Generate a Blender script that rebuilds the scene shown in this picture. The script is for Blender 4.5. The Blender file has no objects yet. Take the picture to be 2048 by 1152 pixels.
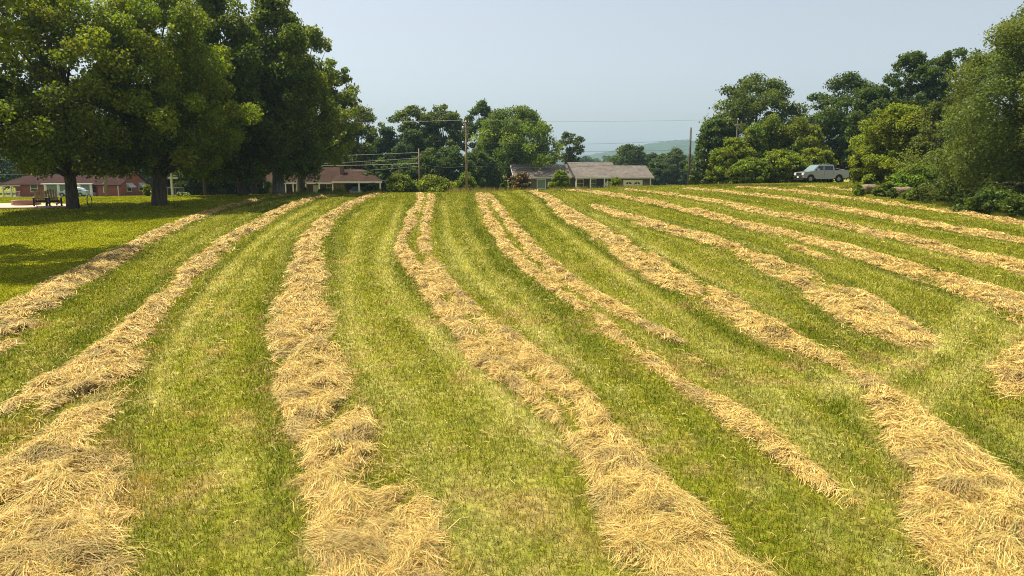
import bpy, bmesh, math, random
import numpy as np
from mathutils import Vector, Matrix

random.seed(7)
RNG = np.random.default_rng(11)
SC = bpy.context.scene
COL = SC.collection

# ------------------------------------------------------------------ camera model
PITCH = math.radians(9.8)
FPX = 1365.0
CAMZ = 4.9
SLOPE = 0.043


def ray(px, py):
    dx = (px - 1024.0) / FPX
    dy = (576.0 - py) / FPX
    return (dx, math.cos(PITCH) + dy * math.sin(PITCH), -math.sin(PITCH) + dy * math.cos(PITCH))


def at(px, py, Y):
    d = ray(px, py)
    t = Y / d[1]
    return Vector((d[0] * t, Y, CAMZ + d[2] * t))


def gnd(px, py):
    d = ray(px, py)
    t = CAMZ / (SLOPE * d[1] - d[2])
    return d[0] * t, d[1] * t


# ------------------------------------------------------------------ noise
_T = np.random.default_rng(5).random((256, 256))


def vnoise(x, y):
    x = np.asarray(x, float); y = np.asarray(y, float)
    xi = np.floor(x).astype(int); yi = np.floor(y).astype(int)
    fx = x - xi; fy = y - yi
    fx = fx * fx * (3 - 2 * fx); fy = fy * fy * (3 - 2 * fy)
    a = _T[xi & 255, yi & 255]; b = _T[(xi + 1) & 255, yi & 255]
    c = _T[xi & 255, (yi + 1) & 255]; d = _T[(xi + 1) & 255, (yi + 1) & 255]
    return (a * (1 - fx) + b * fx) * (1 - fy) + (c * (1 - fx) + d * fx) * fy


def fbm(x, y, o=3):
    s = 0; a = 0.5; n = 0
    for k in range(o):
        s = s + a * vnoise(np.asarray(x) * 2 ** k + 17.3 * k, np.asarray(y) * 2 ** k + 9.1 * k)
        n += a; a *= 0.5
    return s / n


# ------------------------------------------------------------------ terrain
def ground_z(x, y):
    x = np.asarray(x, float); y = np.asarray(y, float)
    a = x / np.maximum(y, 8.0)
    yc = np.interp(a, [-.75, -.62, -.31, -.16, -.02, .1, .2, .42, .8], [54, 56, 63, 64, 66, 69, 74, 79, 84])
    s2 = np.interp(a, [-.5, -.3, -.1, .3, .5], [-.036, -.06, -.075, -.07, -.03])
    d = y - yc
    w = 10.0
    base = SLOPE * y
    # slope runs linearly from SLOPE to s2 over [-3, w-3]
    t = np.clip((d + 3) / w, 0, 1)
    over = np.maximum(d + 3, 0)
    z = SLOPE * (yc - 3) + np.where(over < w, SLOPE * over + (s2 - SLOPE) * over ** 2 / (2 * w),
                                    SLOPE * w + (s2 - SLOPE) * w / 2 + s2 * (over - w))
    z = np.where(d < -3, base, z)
    fl = np.interp(a, [-.5, -.2, -.05, .5], [-.3, .5, .9, .9])
    k = 0.5
    zz = fl + k * np.log1p(np.exp(np.clip((z - fl) / k, -40, 40)))
    z = np.where(d < -3, z, np.minimum(z, zz) * 0 + np.where(d > 6, zz, z + (zz - z) * np.clip((d + 3) / 9, 0, 1)))
    z = z + 0.05 * (fbm(x * .22 + 40, y * .22 + 40, 2) - .5)
    return z


def gz(x, y):
    return float(ground_z(np.array([x]), np.array([y]))[0])


# ------------------------------------------------------------------ materials
def new_mat(name):
    m = bpy.data.materials.new(name)
    m.use_nodes = True
    return m, m.node_tree.nodes, m.node_tree.links


def plain(name, col, rough=.6, metal=0.0, noise=0.15, scale=6.0, bump=0.0, spec=0.5, coat=0.0):
    m, N, L = new_mat(name)
    b = N['Principled BSDF']
    b.inputs['Roughness'].default_value = rough
    b.inputs['Metallic'].default_value = metal
    b.inputs['Specular IOR Level'].default_value = spec
    b.inputs['Coat Weight'].default_value = coat
    tc = N.new('ShaderNodeTexCoord')
    nz = N.new('ShaderNodeTexNoise'); nz.inputs['Scale'].default_value = scale; nz.inputs['Detail'].default_value = 5
    L.new(tc.outputs['Object'], nz.inputs['Vector'])
    r = N.new('ShaderNodeMapRange'); r.inputs['From Min'].default_value = .3; r.inputs['From Max'].default_value = .7
    r.inputs['To Min'].default_value = 1 - noise; r.inputs['To Max'].default_value = 1 + noise
    L.new(nz.outputs['Fac'], r.inputs['Value'])
    mx = N.new('ShaderNodeMix'); mx.data_type = 'RGBA'; mx.blend_type = 'MULTIPLY'; mx.inputs['Factor'].default_value = 1
    mx.inputs['A'].default_value = (*col, 1)
    L.new(r.outputs['Result'], mx.inputs['B'])
    L.new(mx.outputs['Result'], b.inputs['Base Color'])
    if bump:
        bp = N.new('ShaderNodeBump'); bp.inputs['Strength'].default_value = bump; bp.inputs['Distance'].default_value = .02
        L.new(nz.outputs['Fac'], bp.inputs['Height']); L.new(bp.outputs['Normal'], b.inputs['Normal'])
    return m


def bark_mat(name, col):
    m, N, L = new_mat(name)
    b = N['Principled BSDF']; b.inputs['Roughness'].default_value = .9; b.inputs['Specular IOR Level'].default_value = .2
    tc = N.new('ShaderNodeTexCoord'); mp = N.new('ShaderNodeMapping'); mp.inputs['Scale'].default_value = (5, 5, .8)
    L.new(tc.outputs['Object'], mp.inputs['Vector'])
    nz = N.new('ShaderNodeTexNoise'); nz.inputs['Scale'].default_value = 2.2; nz.inputs['Detail'].default_value = 6
    L.new(mp.outputs['Vector'], nz.inputs['Vector'])
    cr = N.new('ShaderNodeValToRGB')
    cr.color_ramp.elements[0].position = .3; cr.color_ramp.elements[0].color = (*[c * .45 for c in col], 1)
    cr.color_ramp.elements[1].position = .7; cr.color_ramp.elements[1].color = (*[c * 1.4 for c in col], 1)
    L.new(nz.outputs['Fac'], cr.inputs['Fac']); L.new(cr.outputs['Color'], b.inputs['Base Color'])
    bp = N.new('ShaderNodeBump'); bp.inputs['Strength'].default_value = .8; bp.inputs['Distance'].default_value = .05
    L.new(nz.outputs['Fac'], bp.inputs['Height']); L.new(bp.outputs['Normal'], b.inputs['Normal'])
    return m


def leaf_mat(name, trans=.35, tint=(1.25, 1.15, .5), rough=.5, spec=.3):
    """colour of every leaf from the face attribute 'tone' (leaf colour), with light passing through"""
    m, N, L = new_mat(name)
    b = N['Principled BSDF']; b.inputs['Roughness'].default_value = rough; b.inputs['Specular IOR Level'].default_value = spec
    a = N.new('ShaderNodeAttribute'); a.attribute_name = 'tone'
    L.new(a.outputs['Color'], b.inputs['Base Color'])
    tr = N.new('ShaderNodeBsdfTranslucent')
    mx = N.new('ShaderNodeMix'); mx.data_type = 'RGBA'; mx.blend_type = 'MULTIPLY'; mx.inputs['Factor'].default_value = 1
    L.new(a.outputs['Color'], mx.inputs['A']); mx.inputs['B'].default_value = (*tint, 1)
    L.new(mx.outputs['Result'], tr.inputs['Color'])
    ms = N.new('ShaderNodeMixShader'); ms.inputs['Fac'].default_value = trans
    L.new(b.outputs['BSDF'], ms.inputs[1]); L.new(tr.outputs['BSDF'], ms.inputs[2])
    L.new(ms.outputs['Shader'], N['Material Output'].inputs['Surface'])
    return m


def brick_mat(name, c1, c2, mortar, sx=1.0):
    m, N, L = new_mat(name)
    b = N['Principled BSDF']; b.inputs['Roughness'].default_value = .85
    tc = N.new('ShaderNodeTexCoord')
    sp = N.new('ShaderNodeSeparateXYZ'); L.new(tc.outputs['Object'], sp.inputs[0])
    ad = N.new('ShaderNodeMath'); ad.operation = 'ADD'; L.new(sp.outputs['X'], ad.inputs[0]); L.new(sp.outputs['Y'], ad.inputs[1])
    cb = N.new('ShaderNodeCombineXYZ'); L.new(ad.outputs[0], cb.inputs['X']); L.new(sp.outputs['Z'], cb.inputs['Y'])
    br = N.new('ShaderNodeTexBrick'); br.inputs['Color1'].default_value = (*c1, 1); br.inputs['Color2'].default_value = (*c2, 1)
    br.inputs['Mortar'].default_value = (*mortar, 1); br.inputs['Scale'].default_value = 1.0
    br.inputs['Brick Width'].default_value = .22 * sx; br.inputs['Row Height'].default_value = .075 * sx; br.inputs['Mortar Size'].default_value = .008
    L.new(cb.outputs[0], br.inputs['Vector']); L.new(br.outputs['Color'], b.inputs['Base Color'])
    return m


def shingle_mat(name, col, vary=.35):
    m, N, L = new_mat(name)
    b = N['Principled BSDF']; b.inputs['Roughness'].default_value = .95; b.inputs['Specular IOR Level'].default_value = .08
    tc = N.new('ShaderNodeTexCoord')
    sp = N.new('ShaderNodeSeparateXYZ'); L.new(tc.outputs['Object'], sp.inputs[0])
    cb = N.new('ShaderNodeCombineXYZ'); L.new(sp.outputs['X'], cb.inputs['X']); L.new(sp.outputs['Z'], cb.inputs['Y'])
    br = N.new('ShaderNodeTexBrick'); br.inputs['Color1'].default_value = (*[c * (1 + vary) for c in col], 1)
    br.inputs['Color2'].default_value = (*[c * (1 - vary) for c in col], 1)
    br.inputs['Mortar'].default_value = (*[c * .5 for c in col], 1); br.inputs['Scale'].default_value = 1
    br.inputs['Brick Width'].default_value = .33; br.inputs['Row Height'].default_value = .08; br.inputs['Mortar Size'].default_value = .008
    L.new(cb.outputs[0], br.inputs['Vector'])
    nz = N.new('ShaderNodeTexNoise'); nz.inputs['Scale'].default_value = .7; nz.inputs['Detail'].default_value = 4
    L.new(tc.outputs['Object'], nz.inputs['Vector'])
    r = N.new('ShaderNodeMapRange'); r.inputs['From Min'].default_value = .3; r.inputs['From Max'].default_value = .7
    r.inputs['To Min'].default_value = .8; r.inputs['To Max'].default_value = 1.2; L.new(nz.outputs['Fac'], r.inputs['Value'])
    mx = N.new('ShaderNodeMix'); mx.data_type = 'RGBA'; mx.blend_type = 'MULTIPLY'; mx.inputs['Factor'].default_value = 1
    L.new(br.outputs['Color'], mx.inputs['A']); L.new(r.outputs['Result'], mx.inputs['B'])
    L.new(mx.outputs['Result'], b.inputs['Base Color'])
    return m


def glass_mat(name, col=(.03, .04, .045), rough=.06):
    return plain(name, col, rough, 0, .1, 2, 0, .6)


M = dict(
    bark=bark_mat('bark', (.10, .082, .062)),
    bark_grey=bark_mat('bark_grey', (.19, .175, .145)),
    leaf=leaf_mat('leaf', .45, (1.3, 1.25, .45), .6, .22),
    needle=leaf_mat('needle', .15, (1, 1, .7)),
    grass=leaf_mat('grass_blade', .38, (1.2, 1.1, .5), .6, .10),
    straw=leaf_mat('straw', .12, (1, .95, .8), .6, .25),
    white=plain('white_paint', (.75, .75, .73), .5, 0, .05),
    offwhite=plain('offwhite_trim', (.55, .54, .5), .5, 0, .1),
    wood_pole=bark_mat('pole_wood', (.24, .18, .12)),
    pole_dark=bark_mat('dark_pole_wood', (.11, .095, .08)),
    wire=plain('wire_aluminium', (.26, .26, .26), .5, .3, .05),
    wire_dark=plain('wire_black', (.06, .06, .065), .6, 0, .05),
    metal=plain('galvanised', (.22, .225, .23), .4, .7, .1),
    brick=brick_mat('red_brick', (.30, .062, .045), (.22, .045, .035), (.26, .16, .13), 1.3),
    brick_dark=brick_mat('dark_brick', (.15, .06, .045), (.11, .045, .036), (.16, .12, .1), 1.2),
    siding=plain('grey_siding', (.085, .08, .085), .7, 0, .12),
    roof_grey=shingle_mat('grey_brown_shingles', (.135, .120, .108), .22),
    roof_red=shingle_mat('dull_red_shingles', (.036, .016, .0135), .2),
    roof_brown=shingle_mat('brown_shingles', (.042, .023, .016), .22),
    glass=glass_mat('window_glass'),
    glass_teal=glass_mat('pale_teal_glass', (.12, .19, .20), .10),
    dark=plain('dark_recess', (.02, .02, .022), .8, 0, .2),
    garage=plain('garage_panel', (.72, .72, .72), .5, 0, .04),
    grey_awning=plain('grey_awning', (.45, .48, .5), .5, .2, .1),
    silver=plain('silver_car_paint', (.38, .385, .39), .25, .7, .02, 6, 0, .5, .6),
    chrome=plain('chrome', (.7, .7, .72), .15, 1, .02),
    tyre=plain('tyre_rubber', (.018, .018, .018), .85, 0, .2),
    rim=plain('rim_alloy', (.4, .4, .41), .35, .8, .05),
    lamp=plain('lamp_lens', (.75, .76, .78), .15, .2, .03),
    blue_paint=plain('pale_blue_paint', (.42, .52, .6), .3, .2, .03, 6, 0, .5, .5),
    chair_dark=plain('chair_dark_frame', (.035, .028, .022), .6, 0, .2),
    chair_tan=plain('chair_tan_slats', (.48, .34, .18), .7, 0, .2),
    paver=brick_mat('patio_pavers', (.5, .36, .27), (.42, .31, .24), (.3, .22, .18), 2.0),
    stone=brick_mat('fire_ring_stone', (.36, .2, .14), (.28, .17, .13), (.16, .11, .09), 2.0),
    iron=plain('black_iron', (.012, .012, .013), .5, .3, .1),
    bale=plain('old_bale', (.17, .125, .08), .95, 0, .8, 14, 1.0),
)


# ------------------------------------------------------------------ mesh helpers
class MB:
    def __init__(s):
        s.v = []; s.f = []

    def add(s, vs, fs):
        o = len(s.v); s.v += [tuple(p) for p in vs]; s.f += [tuple(i + o for i in f) for f in fs]
        return s

    def box(s, x0, x1, y0, y1, z0, z1):
        vs = [(x0, y0, z0), (x1, y0, z0), (x1, y1, z0), (x0, y1, z0), (x0, y0, z1), (x1, y0, z1), (x1, y1, z1), (x0, y1, z1)]
        return s.add(vs, [(3, 2, 1, 0), (4, 5, 6, 7), (0, 1, 5, 4), (1, 2, 6, 5), (2, 3, 7, 6), (3, 0, 4, 7)])

    def bar(s, a, b, w, h):
        a = Vector(a); b = Vector(b); d = (b - a).normalized()
        up = Vector((0, 0, 1)) if abs(d.z) < .95 else Vector((0, 1, 0))
        u = d.cross(up).normalized() * w / 2; n = u.cross(d).normalized() * h / 2
        vs = [a - u - n, a + u - n, a + u + n, a - u + n, b - u - n, b + u - n, b + u + n, b - u + n]
        return s.add(vs, [(3, 2, 1, 0), (4, 5, 6, 7), (0, 1, 5, 4), (1, 2, 6, 5), (2, 3, 7, 6), (3, 0, 4, 7)])

    def tube(s, pts, rad, n=8, cap=True):
        pts = [Vector(p) for p in pts]
        if not isinstance(rad, (list, tuple)): rad = [rad] * len(pts)
        vs = []; fs = []
        for i, p in enumerate(pts):
            d = (pts[min(i + 1, len(pts) - 1)] - pts[max(i - 1, 0)]).normalized()
            up = Vector((0, 0, 1)) if abs(d.z) < .9 else Vector((1, 0, 0))
            u = d.cross(up).normalized(); w = u.cross(d)
            for k in range(n):
                t = 2 * math.pi * k / n
                vs.append(p + (u * math.cos(t) + w * math.sin(t)) * rad[i])
        for i in range(len(pts) - 1):
            for k in range(n):
                k2 = (k + 1) % n
                fs.append((i * n + k, i * n + k2, (i + 1) * n + k2, (i + 1) * n + k))
        if cap:
            fs.append(tuple(range(n))[::-1]); fs.append(tuple((len(pts) - 1) * n + k for k in range(n)))
        return s.add(vs, fs)

    def prism(s, poly, y0, y1):
        """poly of (x,z) pushed along y"""
        n = len(poly)
        vs = [(p[0], y0, p[1]) for p in poly] + [(p[0], y1, p[1]) for p in poly]
        fs = [tuple(range(n)), tuple(range(2 * n - 1, n - 1, -1))]
        for i in range(n):
            j = (i + 1) % n
            fs.append((i, i + n, j + n, j))
        return s.add(vs, fs)

    def build(s, name, mat, parent=None, smooth=False, bevel=0):
        me = bpy.data.meshes.new(name)
        me.from_pydata(s.v, [], s.f)
        bm = bmesh.new(); bm.from_mesh(me)
        bmesh.ops.recalc_face_normals(bm, faces=bm.faces)
        if bevel:
            bmesh.ops.bevel(bm, geom=list(bm.edges), offset=bevel, segments=2, affect='EDGES', clamp_overlap=True)
        bm.to_mesh(me); bm.free()
        me.materials.append(mat)
        if smooth:
            me.shade_smooth()
        o = bpy.data.objects.new(name, me); COL.objects.link(o)
        if parent: o.parent = parent
        return o


def empty(name, loc, rz=0.0):
    o = bpy.data.objects.new(name, None); COL.objects.link(o)
    o.empty_display_size = .3; o.location = loc; o.rotation_euler = (0, 0, rz)
    return o


def tag(o, label=None, cat=None, group=None, kind=None):
    if label: o['label'] = label
    if cat: o['category'] = cat
    if group: o['group'] = group
    if kind: o['kind'] = kind
    return o


def np_mesh(name, verts, nside, tone, mat, parent=None):
    """faces of nside vertices each, stored one after another; tone = one colour per face"""
    verts = np.ascontiguousarray(verts, np.float32).reshape(-1, 3)
    nv = len(verts); nf = nv // nside
    me = bpy.data.meshes.new(name)
    me.vertices.add(nv); me.vertices.foreach_set('co', verts.ravel())
    me.loops.add(nv); me.loops.foreach_set('vertex_index', np.arange(nv, dtype=np.int32))
    me.polygons.add(nf)
    me.polygons.foreach_set('loop_start', np.arange(0, nv, nside, dtype=np.int32))
    me.update(calc_edges=True)
    at_ = me.attributes.new('tone', 'FLOAT_VECTOR', 'FACE')
    at_.data.foreach_set('vector', np.ascontiguousarray(tone, np.float32).ravel())
    me.materials.append(mat)
    o = bpy.data.objects.new(name, me); COL.objects.link(o)
    if parent: o.parent = parent
    return o


# ------------------------------------------------------------------ windrows: traced, laid on the field
def px_row(pts):
    return np.array([[*gnd(p[0], p[1]), p[2]] for p in pts])


def resample(P, ds=.1):
    """Catmull-Rom through P (x, y, halfwidth), equal steps ds"""
    out = []
    n = len(P)
    for i in range(n - 1):
        p0 = P[max(i - 1, 0)]; p1 = P[i]; p2 = P[i + 1]; p3 = P[min(i + 2, n - 1)]
        L = np.hypot(*(p2 - p1)[:2]); m = max(2, int(L / (ds * .5)))
        t = np.linspace(0, 1, m, endpoint=False)[:, None]
        out.append(.5 * ((2 * p1) + (-p0 + p2) * t + (2 * p0 - 5 * p1 + 4 * p2 - p3) * t ** 2 + (-p0 + 3 * p1 - 3 * p2 + p3) * t ** 3))
    Q = np.vstack(out + [P[-1:]])
    s = np.concatenate([[0], np.cumsum(np.hypot(*np.diff(Q[:, :2], axis=0).T))])
    k = np.arange(0, s[-1], ds)
    return np.stack([np.interp(k, s, Q[:, j]) for j in range(3)], 1)


ROWS = [
    ('narrow windrow of cut hay at the edge of the shaded lawn', [
        [(-140, 760, .75), (-60, 700, .75), (0, 655, .75), (51, 620, .7), (103, 587, .62), (154, 556, .6), (222, 519, .55), (290, 481, .5), (359, 450, .5), (410, 429, .45), (455, 415, .4), (506, 402, .4), (554, 394, .35), (590, 389, .3)]]),
    ('windrow that widens into a broad tangled heap at the bottom left corner', [
        [(20, 1230, 1.0), (60, 1152, 1.0), (95, 1020, .95), (105, 930, .85), (120, 880, .55), (165, 790, .75), (215, 725, .68), (262, 670, .5), (308, 622, .45), (359, 572, .45), (410, 520, .55), (461, 479, .62), (513, 449, .6), (564, 421, .55), (615, 401, .5), (666, 391, .3)],
        [(-60, 1010, .6), (0, 950, .6), (60, 930, .5), (150, 905, .4)],
        [(-40, 850, .1), (60, 800, .25), (130, 760, .4), (190, 740, .3)]]),
    ('wide flat windrow in front of the brown roofed house, broadest band in the field', [
        [(850, 1240, .85), (795, 1152, .82), (735, 1010, .82), (685, 900, .78), (642, 800, .8), (615, 720, .82), (602, 650, .85), (606, 580, .75), (618, 510, .72), (630, 470, .7), (662, 435, .65), (700, 410, .6), (738, 394, .5), (765, 386, .35)]]),
    ('windrow that splits round green gaps and runs up to the shorter utility pole', [
        [(1500, 1230, .55), (1440, 1152, .55), (1340, 1040, .48), (1262, 950, .36), (1215, 880, .36), (1160, 810, .38), (1090, 745, .4), (1010, 680, .36), (950, 625, .34), (895, 575, .32), (865, 530, .3), (850, 490, .3), (852, 450, .32), (856, 420, .32), (862, 400, .32), (860, 386, .3)],
        [(1300, 1160, .4), (1235, 1010, .28), (1180, 930, .1), (1115, 845, .12), (1035, 770, .34), (968, 710, .4), (915, 650, .34), (868, 590, .33), (830, 540, .33), (806, 505, .33), (805, 480, .2), (818, 450, .35), (826, 425, .35), (842, 400, .35), (840, 386, .3)]]),
    ('paired thin windrow bending past the taller utility pole, with a dark clump beside it', [
        [(1720, 1020, .1), (1670, 985, .15), (1590, 928, .24), (1530, 880, .28), (1465, 830, .27), (1400, 788, .27), (1340, 750, .27), (1280, 705, .26), (1215, 655, .27), (1160, 613, .27), (1100, 570, .28), (1050, 530, .3), (1010, 490, .3), (985, 450, .32), (968, 412, .35), (958, 386, .35)],
        [(1372, 692, .1), (1330, 672, .22), (1270, 640, .26), (1215, 610, .3), (1160, 578, .32), (1112, 543, .33), (1075, 508, .36), (1042, 472, .35), (1015, 440, .32), (990, 408, .3), (975, 388, .3)],
        [(1365, 715, .12), (1395, 726, .25), (1430, 738, .15)]]),
    ('long windrow from the pink crape myrtle to a big heap at bottom right', [
        [(2160, 1210, .72), (2060, 1120, .68), (1990, 1050, .64), (1925, 975, .56), (1880, 920, .46), (1830, 860, .36), (1780, 800, .25), (1725, 755, .16), (1665, 722, .22), (1570, 682, .42), (1490, 638, .5), (1407, 590, .55), (1324, 545, .55), (1245, 495, .55), (1190, 460, .55), (1140, 430, .5), (1112, 408, .45), (1085, 390, .4), (1062, 382, .3)],
        [(1800, 885, .06), (1850, 950, .22), (1880, 1030, .3), (1930, 1110, .35), (1960, 1180, .3)]]),
    ('windrow that stops short in a broad blunt end at the mowing turn', [
        [(1835, 694, .35), (1780, 668, .56), (1710, 620, .56), (1614, 562, .55), (1531, 522, .52), (1448, 490, .55), (1366, 466, .55), (1283, 442, .5), (1225, 424, .4), (1185, 410, .25)],
        [(1780, 632, .1), (1720, 592, .25), (1680, 575, .1)]]),
    ('windrow with a stray tuft of straw below it and a wide right end', [
        [(2160, 672, .6), (2048, 622, .58), (1986, 595, .58), (1904, 566, .6), (1800, 532, .5), (1697, 502, .48), (1614, 478, .48), (1552, 463, .5), (1469, 445, .5), (1382, 422, .5), (1283, 401, .5), (1200, 387, .45), (1130, 380, .35)],
        [(1568, 490, .1), (1600, 500, .22), (1650, 518, .12), (1665, 525, .05)]]),
    ('windrow from the garage door end, fifth from the pickup truck side', [
        [(2160, 560, .6), (2048, 534, .55), (1904, 501, .52), (1780, 472, .5), (1655, 447, .5), (1573, 432, .5), (1506, 421, .48), (1469, 412, .4), (1407, 400, .4), (1324, 387, .4), (1240, 379, .3)]]),
    ('thin straight windrow, third in front of the pickup truck', [
        [(2160, 502, .5), (2048, 482, .5), (1940, 464, .48), (1821, 444, .48), (1697, 421, .48), (1573, 399, .45), (1448, 384, .4), (1360, 377, .3)]]),
    ('thin windrow with two brown heaps on it, second in front of the pickup truck', [
        [(2160, 464, .5), (2048, 447, .5), (1945, 431, .55), (1904, 425, .5), (1780, 408, .45), (1655, 391, .45), (1560, 380, .4), (1460, 375, .3)]]),
    ('faint windrow along the foot of the bales and the hedge, nearest the pickup truck', [
        [(2140, 436, .45), (2028, 419, .45), (1950, 408, .42), (1862, 397, .42), (1738, 385, .4), (1647, 376, .35), (1590, 373, .25)]]),
    ('patch of hay cut off by the right edge beyond the mowing turn', [
        [(2200, 690, .6), (2080, 720, .6), (2045, 760, .4), (2010, 800, .15)]]),
]
WIDE = [1.15, 1.0, .9, 1.0, 1.12, 1.5, 1.7, 1.75, 1.8, 1.8, 1.8, 1.5, 1.3]
row_strands = []
for (label, strands), k_ in zip(ROWS, WIDE):
    row_strands.append([resample(px_row(s) * np.array([1, 1, k_])) for s in strands])

def hay_cover(x, y, t):
    """how closely the hay lies here: full in the middle, breaking up at the edge and where it thins"""
    n1 = fbm(x * 1.9 + 5, y * .42 + 50, 3); n2 = fbm(x * 4.2 + 60, y * 2.6 + 15, 2); n3 = fbm(x * .5 + 31, y * .5 + 7, 2)
    return (1.10 - np.abs(t) ** 2.2 * .9) * .8 + (n1 - .5) * 2.15 + (n2 - .5) * 1.0 + (n3 - .5) * .8 - .10



# rasters over the field: hay cover, and (offset, run) along the nearest windrow
GX0, GX1, GY0, GY1, GC = -75.0, 75.0, 2.0, 90.0, .1
NXG, NYG = int((GX1 - GX0) / GC), int((GY1 - GY0) / GC)
haycov = np.zeros((NYG, NXG), np.float32)
for st in row_strands:
    for S in st:
        for i in range(0, len(S)):
            x, y, h = S[i]
            h = h * (1 + .5 * (vnoise(x * 1.7, y * 1.7) - .5)) * min(1, .15 + min(i, len(S) - 1 - i) * .1)
            r = int(h / GC) + 2
            ci = int((x - GX0) / GC); cj = int((y - GY0) / GC)
            if ci - r < 0 or cj - r < 0 or ci + r + 1 >= NXG or cj + r + 1 >= NYG: continue
            xx = (np.arange(ci - r, ci + r + 1) + .5) * GC + GX0; yy = (np.arange(cj - r, cj + r + 1) + .5) * GC + GY0
            d = np.hypot(xx[None] - x, yy[:, None] - y)
            v = np.clip(1.15 - d / max(h, .05) * .6, 0, 1) * (d < h * 1.15)
            sl = haycov[cj - r:cj + r + 1, ci - r:ci + r + 1]
            np.maximum(sl, v, out=sl)

# paler wheel tracks and mower turns
TRACKS = [
    ([(335, 840), (322, 770), (345, 700), (398, 615), (450, 550), (520, 482), (585, 438), (640, 410)], .20, .95),
    ([(400, 770), (402, 700), (440, 625), (500, 548), (572, 470), (640, 428)], .18, .6),
    ([(800, 410), (786, 450), (768, 500), (770, 545), (800, 595), (850, 655), (905, 705), (965, 765), (1060, 850), (1120, 905), (1135, 960)], .26, .9),
    ([(770, 400), (722, 460), (702, 520), (700, 600), (722, 700), (775, 800)], .22, .45),
    ([(885, 400), (890, 440), (905, 490), (945, 545), (1005, 605), (1080, 675), (1170, 750)], .22, .5),
    ([(915, 392), (925, 440), (950, 500), (1010, 570), (1090, 640)], .18, .35),
    ([(1060, 405), (1110, 450), (1190, 510), (1270, 570), (1360, 640), (1450, 700), (1520, 750)], .22, .5),
    ([(1180, 425), (1240, 455), (1320, 500), (1420, 555), (1520, 610), (1600, 660)], .25, .55),
    ([(1968, 590), (1940, 640), (1880, 690), (1800, 735), (1700, 770), (1600, 800)], .38, .95),
    ([(2060, 640), (2010, 690), (1920, 750), (1840, 800), (1760, 850)], .35, .7),
    ([(1480, 760), (1560, 820), (1640, 880), (1720, 950)], .4, .6),
    ([(560, 900), (480, 930), (420, 980), (380, 1060)], .3, .4), ([(950, 800), (1010, 900), (1060, 1000), (1090, 1100)], .25, .45),
    ([(1400, 395), (1540, 420), (1700, 455), (1860, 490), (2048, 520)], .25, .4), ([(1300, 400), (1420, 432), (1560, 475), (1700, 520)], .2, .4),
]
tracks = np.zeros((NYG, NXG), np.float32)
for pts_, hw_, amp_ in TRACKS:
    S = resample(np.array([[*gnd(*p), hw_] for p in pts_]), .12)
    for i in range(len(S)):
        x, y, h = S[i]; f = min(1, i / 12, (len(S) - 1 - i) / 12) * amp_ * (.55 + .7 * vnoise(i * .05, hw_ * 50))
        r = int(2.2 * h / GC) + 1; ci = int((x - GX0) / GC); cj = int((y - GY0) / GC)
        if ci - r < 0 or cj - r < 0 or ci + r + 1 >= NXG or cj + r + 1 >= NYG: continue
        xx = (np.arange(ci - r, ci + r + 1) + .5) * GC + GX0; yy = (np.arange(cj - r, cj + r + 1) + .5) * GC + GY0
        v = np.exp(-(np.hypot(xx[None] - x, yy[:, None] - y) / h) ** 2) * f
        sl = tracks[cj - r:cj + r + 1, ci - r:ci + r + 1]; np.maximum(sl, v, out=sl)

CG = .4
cx = np.arange(GX0, GX1, CG); cy = np.arange(GY0, GY1, CG)
CXX, CYY = np.meshgrid(cx, cy)
allp = []
for k, st in enumerate(row_strands):
    S = st[0][::4]
    T = np.gradient(S[:, :2], axis=0); T /= np.linalg.norm(T, axis=1)[:, None] + 1e-9
    if S[-1, 1] < S[0, 1]: pass
    sgn = np.sign((T[:, 1]).mean()) or 1
    T = T * sgn
    allp.append(np.column_stack([S[:, :2], T, np.arange(len(S)) * .4, np.full(len(S), k)]))
AP = np.vstack(allp)
bestd = np.full(CXX.shape, 1e9); bi = np.zeros(CXX.shape, int)
for c in range(0, len(AP), 64):
    d = np.hypot(CXX[..., None] - AP[c:c + 64, 0], CYY[..., None] - AP[c:c + 64, 1])
    j = d.argmin(-1); dm = np.take_along_axis(d, j[..., None], -1)[..., 0]
    m = dm < bestd; bestd[m] = dm[m]; bi[m] = j[m] + c
sd = (CXX - AP[bi, 0]) * AP[bi, 3] - (CYY - AP[bi, 1]) * AP[bi, 2]
sgn_d = np.where(sd >= 0, 1, -1) * bestd
run = AP[bi, 4]; rowid = AP[bi, 5]


def sample_grid(G, x, y, c, x0=GX0, y0=GY0):
    i = np.clip(((x - x0) / c).astype(int), 0, G.shape[1] - 1); j = np.clip(((y - y0) / c).astype(int), 0, G.shape[0] - 1)
    return G[j, i]


def bil(G, x, y):
    fx = np.clip((x - GX0) / CG, 0, G.shape[1] - 1.001); fy = np.clip((y - GY0) / CG, 0, G.shape[0] - 1.001)
    i = fx.astype(int); j = fy.astype(int); u = fx - i; v = fy - j
    return (G[j, i] * (1 - u) + G[j, i + 1] * u) * (1 - v) + (G[j + 1, i] * (1 - u) + G[j + 1, i + 1] * u) * v


def bump_(d, c, w):
    return np.exp(-((d - c) / w) ** 2)


# edge of the mown field on the lawn side = first windrow
L0 = row_strands[0][0]
o_ = np.argsort(L0[:, 1])
def lawn_amount(x, y):
    xe = np.interp(y, L0[o_, 1], L0[o_, 0])
    return np.clip((xe - x - .3) / 1.0, 0, 1)


G_MID = np.array([.245, .275, .018]); G_DARK = np.array([.135, .178, .009]); G_PALE = np.array([.50, .50, .14])
G_TAN = np.array([.36, .25, .10]); G_LAWN = np.array([.25, .28, .007])


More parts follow.
